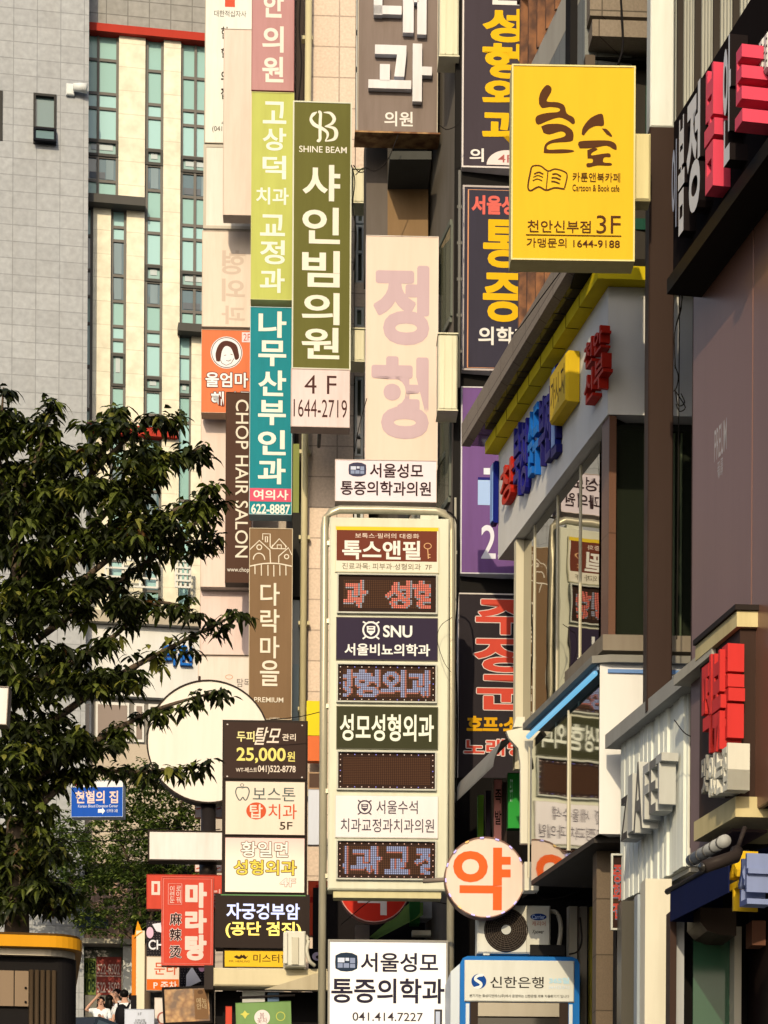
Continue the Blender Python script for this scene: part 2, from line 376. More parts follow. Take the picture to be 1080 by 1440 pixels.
def cream_tower():
    Y = 48.95; yaw = R(9.5); fr = Frame(200, 600, Y, yaw); gz = ground_z(Y)
    root = empty('cream_tower_building', (fr.o.x, fr.o.y, gz), yaw, 'cream panelled tower block with tall teal window strips and red bands', 'building'); dz = fr.o.z-gz
    s = Y/F
    def L(px, py, off=0.0): x, z = fr.loc(px, py, off); return x, z+dz
    cream = stone((254, 235, 196), 8.0, 33*s, .7, .03, .80, offz=.25, grain=5, msize=.010)
    grey = stone((168, 158, 142), 30*s, 22*s, .8, .04, .6, grain=8, msize=.012)
    dkf = paint((128, 118, 104), .5, .1); blk = paint((92, 86, 76), .5, .1); red = paint((196, 62, 44), .45, .2)
    teal = [glass((.20, .38, .41), .25, .3), glass((.26, .47, .54), .22, .3), glass((.07, .13, .18), .05, .5), glass((.20, .34, .37), .12, .4)]
    X = lambda px, py=300: L(px, py)[0]; Z = lambda py, px=200: L(px, py)[1]
    # back wall behind everything, roof part in grey tile, red band
    b = B(); b.box(X(80), X(345), .35, 8, 0, Z(-80), paint((60, 70, 72), .6)); b.box(X(95), X(330), -.1, .35, Z(44), Z(-80), grey); b.build('wall', root)
    b = B(); b.box(X(110), X(320), -.2, .35, Z(56), Z(45), red); b.build('red_band', root)
    b = B(); b.box(X(115), X(251), -.2, .1, Z(617), Z(604), red); b.build('red_band', root)
    # cream piers (front at y=-.06): px0, px1, top, bottom
    for (a, c, t, d) in ((166, 203, 56, 288), (229, 253, 56, 870), (131, 156, 300, 870), (178, 203, 300, 870), (270, 300, 470, 870)):
        b = B(); b.box(X(a), X(c), -.08, .35, Z(d), Z(t), cream); b.build('pier', root)
    b = B(); b.box(X(115), X(203), -.35, .3, Z(300), Z(288), blk); b.build('ledge', root)
    b = B(); b.box(X(250), X(310), -.35, .3, Z(470), Z(459), blk); b.build('ledge', root)
    b = B(); b.box(X(90), X(300), -.5, .35, Z(886), Z(870), paint((200, 180, 150), .6)); b.build('ledge', root)
    def strip(a, c, top, bot, vs, pat):
        x0, x1 = X(a), X(c); f = B(); fw = .055
        for x in [x0+fw/2]+[X(v) for v in vs]+[x1-fw/2]: f.box(x-fw/2, x+fw/2, .0, .3, Z(bot), Z(top), dkf)
        for py, k in pat[1:]: f.box(x0+.003, x1-.003, .012, .295, Z(py)-fw*.55, Z(py)+fw*.55, dkf)
        w = f.build('window_strip', root)
        for i, (py, k) in enumerate(pat):
            e = pat[i+1][0] if i+1 < len(pat) else bot
            g = B(); g.box(x0+fw*.5, x1-fw*.5, .045, .06, Z(e), Z(py), teal[k])
            g.build('pane', w)
            if k == 3:   # opening sash with blind
                q = B(); q.box(x0+.01, x1-.01, -.02, .0, Z(e), Z(e)+.06, blk); q.box(x0+.01, x1-.01, -.02, .0, Z(py)-.06, Z(py), blk); q.box(x0+.01, x0+.06, -.02, .0, Z(e)+.06, Z(py)-.06, blk); q.box(x1-.06, x1-.01, -.02, .0, Z(e)+.06, Z(py)-.06, blk)
                q.box(x0+.12, x1-.12, .032, .042, Z(e)+(Z(py)-Z(e))*.45, Z(py)-.07, paint((214, 214, 200), .7)); q.build('sash', w)
            if k == 2:
                q = B(); q.box(x1-.26, x1-.1, .032, .042, Z(e)+.05, Z(py)-.05, paint((150, 160, 155), .7)); q.box(x0+.08, x1-.28, .032, .042, Z(e)+.06, Z(e)+.2, paint((120, 120, 118), .7)); q.build('blind', w)
    strip(120, 166, 56, 288, [137], [(56, 0), (89, 0), (136, 1), (157, 1), (202, 3), (225, 2), (259, 0)])
    strip(204, 229, 56, 870, [], [(56, 0), (98, 0), (145, 1), (164, 1), (209, 3), (231, 2), (266, 0), (306, 1), (326, 1), (372, 3), (395, 2), (428, 0), (465, 1), (483, 1), (529, 3), (549, 1), (582, 0), (640, 1), (690, 2), (730, 0), (790, 1), (830, 0)])
    strip(253, 300, 56, 460, [274], [(56, 0), (103, 0), (149, 1), (170, 1), (215, 3), (237, 2), (271, 0), (311, 1), (331, 1), (377, 3), (400, 2), (433, 0)])
    strip(118, 131, 300, 870, [], [(300, 1), (337, 2), (385, 2), (422, 0), (460, 1), (520, 2), (580, 0), (640, 1), (700, 2), (760, 0)])
    strip(156, 178, 300, 870, [], [(300, 1), (322, 1), (341, 2), (390, 2), (426, 0), (461, 1), (480, 1), (500, 3), (546, 0), (610, 1), (660, 2), (720, 0), (790, 1)])
    strip(250, 271, 470, 870, [], [(470, 1), (497, 1), (532, 3), (553, 0), (590, 1), (640, 0), (700, 1), (780, 0), (820, 1)])
    # little white balcony rail
    for (a, c, t, d) in ((150, 222, 786, 835), (248, 268, 796, 832)):
        b = B(); wm = paint((240, 228, 205), .4)
        for k in range(5): z = Z(t+(d-t)*k/4); b.box(X(a), X(c), -.5, -.46, z-.02, z+.02, wm)
        for k in range(4): x = X(a+(c-a)*k/3); b.box(x-.025, x+.025, -.46, -.42, Z(d), Z(t), wm)
        b.build('railing', root)
    # lower shopfront storey
    pink = paint((232, 205, 178), .6, .35, bump=.1); wht = paint((244, 232, 212), .5)
    b = B(); b.box(X(60), X(330), -.3, .34, Z(985), Z(887), wht); b.build('fascia', root)
    ink = Ink(Face((60, 887, 330, 985), X(60), X(330), Z(985), Z(887)), -.31)
    ink.t('의원', (228, 910, 271, 940), (34, 112, 190), .012, solid=.10); ink.build(root)
    b = B(); b.box(X(60), X(330), -.1, .34, Z(1050), Z(986), paint((150, 138, 122), .6)); b.build('wall', root)
    for (a, c) in ((100, 132), (138, 185), (192, 206), (212, 240), (246, 285)):
        b = B(); b.box(X(a), X(c), -.16, -.10, Z(1046), Z(976+16), wht); w = b.build('window', root)
        g = B(); g.box(X(a+3), X(c-3), -.175, -.162, Z(1042), Z(996), glass((.16, .13, .12), .06, .5)); g.build('pane', w)
    b = B(); b.box(X(40), X(330), -.2, .34, Z(1250), Z(1050), stone((214, 190, 160), 3, .9, .8, .05, .7)); b.build('wall', root)
cream_tower()

def street_shop():
    """ground floor shop far up the street, left"""
    Y = 48.1; fr = Frame(150, 1360, Y, R(5)); gz = ground_z(Y)-.2
    root = empty('corner_shop', (fr.o.x, fr.o.y, gz), R(5), 'small shop with pink cladding and poster covered window behind the people', 'building'); dz = fr.o.z-gz
    X = lambda px: fr.x(px, 1360); Z = lambda py: fr.z(150, py)+dz
    clad = stone((222, 176, 146), .13, 5.0, .8, .08, .6); dark = paint((46, 44, 40), .6); wht = paint((226, 216, 196), .5)
    b = B(); b.box(X(60), X(330), .4, .75, 0, Z(1210), dark); b.build('wall', root)
    b = B(); b.box(X(60), X(186), 0, .4, Z(1322), Z(1240), clad); b.build('cladding', root)
    b = B(); b.box(X(108), X(152), -.12, 0, Z(1306), Z(1284), paint((66, 74, 84), .4)); b.build('blank_panel', root)
    b = B(); b.box(X(60), X(188), -.25, .38, Z(1329), Z(1322), paint((206, 190, 160), .5)); b.build('ledge', root)
    b = B(); b.box(X(173), X(187), -.05, .39, 0, Z(1330), wht); b.build('pilaster', root)
    b = B(); b.box(X(100), X(173), .30, .32, 0, Z(1330), glass((.05, .06, .055), .05, .5)); b.build('shop_window', root)
    ps = B(); ps.box(X(112), X(134), .27, .29, Z(1397), Z(1345), paint((120, 132, 60), .5)); po = ps.build('poster', root)
    ink = Ink(Face((112, 1345, 134, 1397), X(112), X(134), Z(1397), Z(1345)), .265); ink.t('30명', (113, 1349, 133, 1368), (40, 60, 36), .02); ink.t('1108', (113, 1374, 133, 1394), (40, 60, 36), .02); [setattr(o, 'name', 'lettering') for o in ink.build(root)]
    ps = B(); ps.box(X(135), X(170), .27, .29, Z(1397), Z(1343), paint((150, 66, 56), .5)); ps.build('poster', root)
    ink = Ink(Face((135, 1343, 170, 1397), X(135), X(170), Z(1397), Z(1343)), .265); ink.t('522-8502', (136, 1353, 168, 1368), (214, 180, 160), .015); ink.t('522-3502', (136, 1379, 168, 1394), (214, 180, 160), .015); ink.r(135, 1369.5, 170, 1371, (206, 170, 150)); ink.build(root)
street_shop()

# ================================================================== middle: beige stone building and the grey building it meets
YAWF = R(-79.31)
FR = Frame(855, 500, 24.6, YAWF)          # the right-hand street wall
def FP(px, py, off=0.0):                  # world point on the street wall
    x, z = FR.loc(px, py, off); return FR.o+FR.X*x-FR.Y*off+Vector((0, 0, z))

def beige_building():
    Y = 37.0; yaw = R(2.5); fr = Frame(470, 600, Y, yaw); gz = ground_z(Y)
    root = empty('beige_stone_building', (fr.o.x, fr.o.y, gz), yaw, 'beige granite clad building behind the central pole sign with a rain pipe', 'building'); dz = fr.o.z-gz; s = Y/F
    X = lambda px: fr.x(px, 600); Z = lambda py: fr.z(470, py)+dz
    st = stone((238, 205, 172), 64*s, 43.2*s, .75, .03, .60, offx=-.05, offz=.30, grain=25, msize=.012)
    b = B(); b.box(X(434), X(497), 0, 6, 0, Z(-60), st); b.box(X(512), X(519), 0, 6, 0, Z(-60), st)
    b.box(X(497), X(512), .3, 6, 0, Z(-60), paint((70, 74, 70), .6))
    b.build('wall', root)
    b = B(); b.box(X(403), X(434), .9, 6, 0, Z(-60), paint((196, 172, 146), .7)); b.box(X(270), X(403), 4.4, 6, 0, Z(-60), paint((206, 184, 158), .7)); b.box(X(414), X(424), .6, .9, 0, Z(-60), paint((70, 58, 50), .6)); b.build('side_wall', root)
    fm = paint((222, 214, 196), .4); gl = [glass((.10, .13, .11), .05, .5), glass((.05, .06, .055), .05, .5)]
    for (a, t, d, sp) in ((497, -20, 40, []), (497, 48, 92, [70]), (497, 100, 180, [140]), (498, 286, 312, []), (498, 314, 396, [352]), (497, 430, 458, []), (498, 528, 640, [610]), (498, 640, 760, [700])):
        x0, x1 = X(a+1), X(511); z0, z1 = Z(d), Z(t); f = B(); fw = .04
        f.box(x0, x0+fw, .02, .2, z0, z1, fm); f.box(x1-fw, x1, .02, .2, z0, z1, fm)
        zz = [z0+fw/2]+[Z(p) for p in sp]+[z1-fw/2]
        for z in zz: f.box(x0+fw, x1-fw, .03, .2, z-fw/2, z+fw/2, fm)
        w = f.build('window', root); g = B(); g.box(x0+fw/2, x1-fw/2, .1, .11, z0, z1, gl[len(sp) % 2]); g.build('pane', w)
    for (t, d) in ((180, 286), (396, 430), (458, 528), (640, 640.5)):
        b = B(); b.box(X(498), X(511.5), .01, .29, Z(d), Z(t), st); b.build('spandrel', root)
    p = B(); pm = paint((226, 204, 150), .35, .3); p.tube([(X(431), -.16, Z(-60)), (X(427), -.16, Z(1240))], .055, pm, 12)
    for py in (60, 180, 640, 760, 880, 1000, 1120): p.box(X(430.5)-.11, X(430.5)+.07, -.14, 0, Z(py)-.03, Z(py)+.03, pm)
    p.build('rain_pipe', root)
    b = B(); b.box(X(413), X(423), .1, .45, Z(1015), Z(842), paint((190, 186, 172), .5)); b.box(X(413.5), X(422), .0, .1, Z(1020), Z(935), paint((176, 184, 176), .5)); b.box(X(412), X(424), .0, .4, Z(840), Z(722), paint((44, 40, 34), .5)); b.box(X(412), X(421), .1, .4, Z(722), Z(622), paint((150, 150, 80), .6)); b.build('service_box', root)
    b = B(); ym = paint((250, 214, 40), .5); om = paint((240, 120, 64), .5)
    b.box(X(433), X(452), -.5, -.3, Z(1045), Z(997), ym); b.box(X(433), X(452), -.49, -.3, Z(1080), Z(1045.2), om); b.build('shop_banner', root)
beige_building()

def grey_building():
    """left face runs along the street from px 642 to 515; its end wall faces down the street"""
    e0 = FP(641, 700); e1 = FP(516, 700); d = (e1-e0); Lf = math.hypot(d.x, d.y); gz = ground_z(e0.y)-.3
    root = empty('grey_concrete_building', (e0.x, e0.y, gz), YAWF, 'grey concrete building with dark bays behind the stacked navy and purple signs', 'building')
    ox, oz = FR.loc(641, 700); dz = FR.o.z-gz
    X = lambda px, py=700, off=0: FR.loc(px, py, off)[0]-ox; Z = lambda px, py, off=0: FR.loc(px, py, off)[1]+dz
    con = paint((132, 118, 100), .85, .5, bump=.3); top = 17.0
    b = B(); b.prism([(0, 0), (0, 9), (-Lf-3, 9), (-Lf-3, 0)], 0, top, con); b.build('wall', root)
    dk = paint((40, 36, 32), .7, .2); b = B(); b.box(.02, .06, -.05, 9, 0, top, dk); b.build('end_wall', root)
    # ribs and bays on the street face
    gl = glass((.14, .16, .13), .06, .6); fm = paint((120, 118, 100), .6)
    for (a, c, t, d_) in ((636, 610, 345, 470), (634, 606, 590, 720), (628, 560, 700, 760)):
        x0, x1 = X(c, (t+d_)/2), X(a, (t+d_)/2); z1 = Z((a+c)/2, t); z0 = Z((a+c)/2, d_); f = B()
        n = 4
        for i in range(n+1): x = x0+(x1-x0)*i/n; f.box(x-.03, x+.03, -.03, 0, z0, z1, fm)
        f.box(x0, x1, -.04, 0, z0-.08, z0, fm); f.box(x0, x1, -.04, 0, z1, z1+.08, fm)
        w = f.build('window', root); g = B(); g.box(x0, x1, -.03, -.01, z0, z1, gl); g.build('pane', w)
    # projecting bay with a dark soffit, as seen below the tall grey sign
    bx = B(); gm = paint((112, 110, 100), .7, .3); bm = paint((150, 116, 78), .8, .4, bump=.2)
    xa, xb = X(545, 230, 0), X(600, 230, 0)
    pm = stone((140, 130, 110), .9, .3, .7, .05, .5)
    f2 = Frame(570, 250, 33.8, R(2)); 
    b = B()
    def q(px, py): x, z = f2.loc(px, py); p = f2.o+f2.X*x+Vector((0, 0, z)); return p
    inv = (Matrix.Translation(root.location) @ Matrix.Rotation(YAWF, 4, 'Z')).inverted()
    def quadbox(pts, m, nm, th=.6):
        b = B(); P = [inv @ q(*p) for p in pts]; back = inv.to_3x3() @ (f2.Y*th); n = len(P)
        b.mesh(P+[p+back for p in P], [tuple(range(n))]+[(i, n+i, n+(i+1) % n, (i+1) % n) for i in range(n)], m); b.build(nm, root)
    quadbox([(515, 345), (545, 345), (545, 150), (515, 150)], paint((116, 102, 88), .8, .4), 'wall_panel', 1.5)
    quadbox([(545, 345), (602, 345), (602, 266), (545, 266)], bm, 'wall_panel', .5)
    quadbox([(545, 264), (602, 264), (602, 150), (566, 150), (545, 250)], pm, 'bay', 1.2)
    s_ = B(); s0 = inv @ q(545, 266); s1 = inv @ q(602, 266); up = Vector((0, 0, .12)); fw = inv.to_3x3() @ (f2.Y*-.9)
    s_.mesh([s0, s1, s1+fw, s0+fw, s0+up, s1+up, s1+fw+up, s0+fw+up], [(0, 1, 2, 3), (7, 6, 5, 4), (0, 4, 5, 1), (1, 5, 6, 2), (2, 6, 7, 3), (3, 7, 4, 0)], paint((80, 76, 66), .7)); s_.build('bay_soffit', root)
grey_building()

# ================================================================== right: corner shop block with yellow trim
def fx_prism(root, ox, dz, pxf, pxn, zt, zb, off, m, name, front=None, back=3.0):
    pass
def shop_block():
    c = FP(855, 500); gz = ground_z(c.y); root = empty('yellow_trim_shop_building', (c.x, c.y, gz), YAWF, 'shop building with white fascia, yellow trim and mirrored windows at the right', 'building')
    dz = FR.o.z-gz; YF = Frame(855, 500, 24.6, R(3)); rel = R(3)-YAWF; c3, s3 = math.cos(rel), math.sin(rel)
    X = lambda px, py, off=0.0: FR.loc(px, py, off)[0]; Z = lambda px, py, off=0.0: FR.loc(px, py, off)[1]+dz
    # local axes: x towards the camera along the street, y into the building. front face direction in local:
    fd = Vector((c3, s3)); 
    def fpt(w, off=0.0): return (fd.x*w+off*fd.y*0+off*1.0*math.cos(0)*0+off*(s3), fd.y*w-off*c3)   # point on the front, pushed outwards by off
    white = paint((196, 192, 178), .5, .25, raw=False, scale=.5); whl = paint((250, 236, 214), .5, .18, scale=.5); yel = paint((240, 205, 30), .5, .35, bump=.1)
    dark = paint((30, 26, 22), .5, .2); con = stone((158, 138, 116), .62, 5.0, .85, .06, .5, grain=30)
    xf = X(701, 690); zt = Z(855, 404); zb = Z(855, 582); Wd = 7.0
    body = paint((34, 30, 27), .7, .2)
    # core volume, set back behind the windows
    b = B(); a = fpt(.0, -.35); e = fpt(Wd, -.35); b.prism([(xf, .35), (a[0], .35), e, (e[0]-9, e[1]+4), (xf, 9)], Z(843, 1160), Z(804, 372), body); b.prism([(xf, 2.0), (-.5, 2.0), (-.5, 8.5), (xf, 8.5)], 0, Z(843, 1160)-.003, body); b.build('wall', root)
    b = B(); e = fpt(Wd); b.prism([(xf, 0), (0, 0), e, (e[0]-.3, e[1]+.0), (-.33, .33), (xf, .33)], zb, zt, whl); b.build('fascia', root)
    # soffit lip
    b = B(); e = fpt(Wd, .0); 
    t0, t1 = zt+.004, Z(855, 385)
    o = .17; p0 = fpt(-.02, o); pe = fpt(Wd, o)
    b.prism([(xf-.06, -o), (p0[0], -o), pe, fpt(Wd, -.3), (-.33, .33), (xf-.06, .33)], t0, t1, yel)
    b.build('yellow_trim', root)
    jb = B()
    for k in range(1, 9): x = xf*k/9; jb.box(x-.006, x+.006, -o-.004, -.02, t0-.004, t1+.004, paint((90, 76, 20), .7))
    jb.build('trim_joint', root)
    # slab of the upper floors and its mirror soffit
    so_z = Z(804, 372, .4)
    b = B(); s0 = X(649, 630, .4); s1 = X(804, 372, .4); f = Vector((c3, s3)); 
    pl = [(s0, -.4), (s1, -.4), (s1+f.x*Wd, -.4+f.y*Wd), (s1+f.x*Wd-1, -.4+f.y*Wd+1), (s1-.7, .6), (s0, .6)]
    b.prism([(s0, -.4), (s1, -.4), (s1-.02, -.28), (s0, -.28)], so_z, so_z+.30, con); b.build('slab_edge', root)
    so = B(); sg = glass((.20, .18, .17), .07, .6, wavy=.05, metal=.7); n = 13
    for i in range(n):
        xa = s0+(s1-s0)*i/n; xb = s0+(s1-s0)*(i+1)/n; so.box(xa+.012, xb-.012, -.275, .34, so_z+.01, so_z+.03, sg)
    so.box(s0, s1, -.27, .34, so_z+.035, so_z+.05, dark); so.build('soffit', root)
    # upper floors: banded street face
    up = [(so_z+.30, so_z+1.55, 'lattice'), (so_z+1.55, so_z+1.75, 'con'), (so_z+1.75, so_z+2.15, 'light'), (so_z+2.15, so_z+3.05, 'clad'), (so_z+3.05, so_z+3.5, 'light'), (so_z+3.5, so_z+4.6, 'lattice'), (so_z+4.6, so_z+5.0, 'con')]
    wood = rust((150, 92, 50), (84, 48, 30), 5); light = paint((206, 190, 164), .6, .4); clad = stone((140, 136, 124), .24, 9.0, .6, .04, .65)
    su = X(728, 400, .24)
    for z0, z1, k in up:
        b = B()
        if k == 'lattice':
            b.box(su, s1-.2, -.02, .3, z0, z1, paint((52, 38, 28), .7))
            n = int((s1-su)/.42)
            for i in range(n):
                x = su+.1+(s1-.2-su)*i/n; b.mesh([(x, -.26, z0), (x+.05, -.26, z0), (x+.20, -.02, z0), (x+.15, -.02, z0), (x, -.26, z1), (x+.05, -.26, z1), (x+.20, -.02, z1), (x+.15, -.02, z1)], [(0, 3, 2, 1), (4, 5, 6, 7), (0, 1, 5, 4), (1, 2, 6, 5), (2, 3, 7, 6), (3, 0, 4, 7)], wood)
            b.box(su, s1-.2, -.27, -.2, z1-.06, z1, wood); b.build('louvre_screen', root)
        else:
            m = {'con': con, 'light': light, 'clad': clad}[k]; b.box(su, s1-.1, -.24 if k != 'con' else -.3, .3, z0+.003, z1-.003, m); b.build('cladding_band', root)
    b = B(); b.box(su, s1-.2, .3, 6, so_z+.06, so_z+5.2, paint((70, 62, 52), .8)); b.build('upper_wall', root)
    # upper floors: face towards the camera
    UF = Frame(830, 200, 24.45, R(3)); og = root.matrix_basis
    inv = (Matrix.Translation(root.location) @ Matrix.Rotation(YAWF, 4, 'Z')).inverted()
    def fb(px0, py0, px1, py1, off, th, m, name):
        x0, z1 = UF.loc(px0, py0); x1, z0 = UF.loc(px1, py1); b = B(); P = []
        for (x, y, z) in [(x0, -off, z0), (x1, -off, z0), (x1, th-off, z0), (x0, th-off, z0), (x0, -off, z1), (x1, -off, z1), (x1, th-off, z1), (x0, th-off, z1)]:
            P.append(inv @ (UF.o+UF.X*x+UF.Y*y+Vector((0, 0, z))))
        b.mesh(P, [(0, 3, 2, 1), (4, 5, 6, 7), (0, 1, 5, 4), (1, 2, 6, 5), (2, 3, 7, 6), (3, 0, 4, 7)], m); return b.build(name, root)
    grn = paint((96, 84, 70), .9, .6, bump=.5); conc = stone((148, 128, 104), 1.0, .9, .9, .06, .4, grain=40)
    fb(812, -80, 1120, 372, -.55, .4, paint((38, 34, 30), .7), 'front_wall')
    fb(830, -60, 1040, 29, .0, .5, conc, 'spandrel'); fb(832, 30.5, 1040, 61, .05, .55, conc, 'spandrel')
    fb(838, 62, 1040, 72, -.25, .3, dark, 'lintel')
    w = fb(861, 76, 1000, 186, -.45, .1, glass((.012, .055, .042), .12, .5, wavy=.1), 'window'); fb(853, 70, 861, 372, -.3, .3, dark, 'mullion')
    fb(861, 186, 1000, 192, -.3, .2, dark, 'mullion'); fb(861, 280, 1000, 300, -.42, .1, glass((.012, .055, .042), .12, .5, wavy=.1), 'window'); fb(826, 66, 838, 372, -.15, .2, paint((110, 92, 74), .8, .4), 'pilaster')
    fb(812, 372, 1100, 378, -.1, .5, dark, 'slab_shadow_strip'); fb(820, 350, 1100, 371.5, -.2, .3, paint((40, 34, 26), .7), 'beam')  # the first strip paints in the shadow gap under the slab
    # windows below the fascia: mirrored street face
    mir = glass((.33, .32, .29), .015, .5, wavy=.05, metal=1.0)
    alu = paint((224, 206, 168), .35, .2)
    wz1 = zb-.02; wz0 = Z(842, 905, .0)
    posts = [735, 752, 784, 816, 843]
    xw = [X(p, 800, -.12) for p in posts]
    for i in range(len(xw)-1):
        b = B(); b.box(xw[i]+.02, xw[i+1]-.02, .12, .135, Z(760, 1090), wz1, mir); b.build('mirrored_window', root)
    for i, x in enumerate(xw[:-1]):
        b = B(); w_ = .11 if i in (0,) else .03; b.box(x-w_/2, x+w_/2, .02 if i < 1 else .105, .3, Z(745, 1060), wz1, alu); b.build('mullion', root)
    # granite column on the corner, deep front window
    gr = stone((122, 84, 62), 1.2, 1.4, .35, .05, .6, grain=120)
    cx = FR.loc(843, 800, 0)[0]
    b = B(); b.prism([(cx, .02), (.0, .02), fpt(.10, -.02), fpt(.10, -.4), (cx, .4)], wz0, zb-.01, gr); b.build('granite_column', root)
    e0, e1 = fpt(.11, -.22), fpt(Wd, -.22); b = B(); b.prism([e0, e1, fpt(Wd, -.26), fpt(.11, -.26)], wz0, zb-.01, glass((.012, .016, .012), .04, .55, wavy=.03)); b.build('front_window', root)
    b = B()
    for w_, a_ in ((.52, .02), (.72, .06), (.84, .02)):
        p0, p1 = fpt(w_, -.205), fpt(w_+a_, -.205); b.prism([p0, p1, fpt(w_+a_, -.217), fpt(w_, -.217)], wz0+.02, wz0+2.3, paint((92, 98, 70), .6))
    b.build('curtain_strip', root)
    # sill, lower sign fascia with neon
    sill = paint((176, 160, 132), .6, .4); p = fpt(.0, .05); pe = fpt(Wd, .05)
    xs = X(800, 930); b = B(); b.prism([(xs, -.05), (p[0]-.02, -.05), pe, fpt(Wd, -.4), (xs, .4)], Z(843, 925), Z(843, 903), paint((150, 132, 108), .7, .5)); b.build('window_sill', root)
    lz1, lz0 = Z(848, 929, .1), Z(843, 1172, .1); lo = .10; xl = X(748, 1025, lo)
    q0 = fpt(-.02, lo); qe = fpt(1.0, lo)
    b = B(); b.prism([(q0[0], -lo), qe, fpt(1.0, -.3), (-.3, .3), (q0[0]-.02, -lo+.02)], lz0, lz1, whl); b.build('lower_fascia', root)
    b = B(); b.prism([(xl, -lo+.001), (q0[0]-.025, -lo+.001), (q0[0]-.025, -lo+.05), (xl, -lo+.05)], lz0, lz1-.25, glass((.50, .50, .47), .04, .5, wavy=.06, metal=1.0)); b.build('mirrored_fascia', root)
    b = B(); b.prism([(xl-.1, -lo-.09), (q0[0], -lo-.09), fpt(.02, .19), fpt(1.0, .19), fpt(1.0, -.2), (-.2, .2), (xl-.1, .2)], lz1, lz1+.08, paint((150, 140, 122), .5, .4)); b.build('canopy_cap', root)
    b = B(); b.tube([(xl, -lo-.045, lz1-.10), (q0[0]-.03, -lo-.045, lz1-.10)], .030, glow((120, 200, 240), .95), 10); b.box(xl, q0[0]-.03, -lo-.02, -lo+.0, lz1-.06, lz1-.005, paint((150, 160, 166), .4, .3)); b.build('neon_tube', root)
    b = B(); bl = paint((120, 150, 190), .4); p0, p1 = fpt(.0, .13), fpt(1.0, .13); b.prism([p0, p1, fpt(1.0, .102), fpt(.0, .102)], lz1-.10, lz1-.06, bl); b.build('blue_line', root)
    for px in (745, 800): 
        x = X(px, 1100, lo); b = B(); b.box(x-.012, x+.012, -lo-.02, -lo, lz0+.05, lz1-.2, alu); b.build('joint_strip', root)
    # ground floor: recessed wall, pilasters
    b = B(); st = stone((112, 92, 70), .9, .62, .7, .06, .5, grain=60); pa, pb = fpt(-.2, -.5), fpt(1.2, -.5); pa = fpt(-.02, -.5); b.prism([pa, pb, fpt(1.2, -.8), fpt(-.02, -.8)], 0, lz0-.065, st); b.build('ground_floor_wall', root)
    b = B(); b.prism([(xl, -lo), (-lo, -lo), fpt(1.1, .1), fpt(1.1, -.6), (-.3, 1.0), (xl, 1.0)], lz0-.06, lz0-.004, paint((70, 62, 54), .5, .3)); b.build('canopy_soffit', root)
    for i, (px, w_, m) in enumerate(((804, .065, paint((206, 190, 160), .5)), (819, .055, paint((170, 154, 130), .5)), (832, .04, paint((200, 176, 70), .5, .5)))):
        g = Frame(815, 1350, 28.9, R(3)); x, z = g.loc(px, 1350); P = inv @ (g.o+g.X*x); b = B(); b.box(P.x-w_, P.x+w_, P.y-w_*.8, P.y+w_*.8, 0, lz0-.065, m); b.build('pilaster', root)
    # 3-D letters on the white fascia
    return root, inv
SHOP, SHOPINV = shop_block()

class FFace:                              # pixels -> a plane parallel to the street wall, pushed out by off
    def __init__(s, off, o, dz=0.0): s.off, s.o, s.dz = off, o, dz
    def __call__(s, px, py):
        x, z = FR.loc(px, py, s.off); return x-s.o, z+s.dz
def channel(name, label, px0, py0, px1, py1, chars, off, thick, group=None, cat='sign letters', back=None):
    """raised box letters on the street wall; chars: (text, x0, ytop at x0, x1, ybottom at x1, face, side)"""
    x, z = FR.loc((px0+px1)/2, (py0+py1)/2, off); o = FR.o+FR.X*x-FR.Y*off+Vector((0, 0, z)); 
    root = empty(name, o, YAWF, label, cat, group)
    for (t, a, ya, c, yc, col, side) in chars:
        fc = FFace(off+thick, x, -z); ink = Ink(fc, -thick-.001)
        v, f = glyphs(t, .014); xa, z1 = fc(a, ya); xc, z0 = fc(c, yc)
        p = np.stack([xa+v[:, 0]*(xc-xa), z0+v[:, 1]*(z1-z0)], 1); b = B(); n = len(p)
        b.mesh([(q[0], -thick, q[1]) for q in p], f, paint(col, .4, .3))
        b.mesh([(q[0], -thick, q[1]) for q in p]+[(q[0], 0, q[1]) for q in p], [(e[0], e[0]+n, e[1]+n, e[1]) for e in boundary(f)], paint(side, .4, .3))
        b.build('letter', root)
    return root, o, x, z

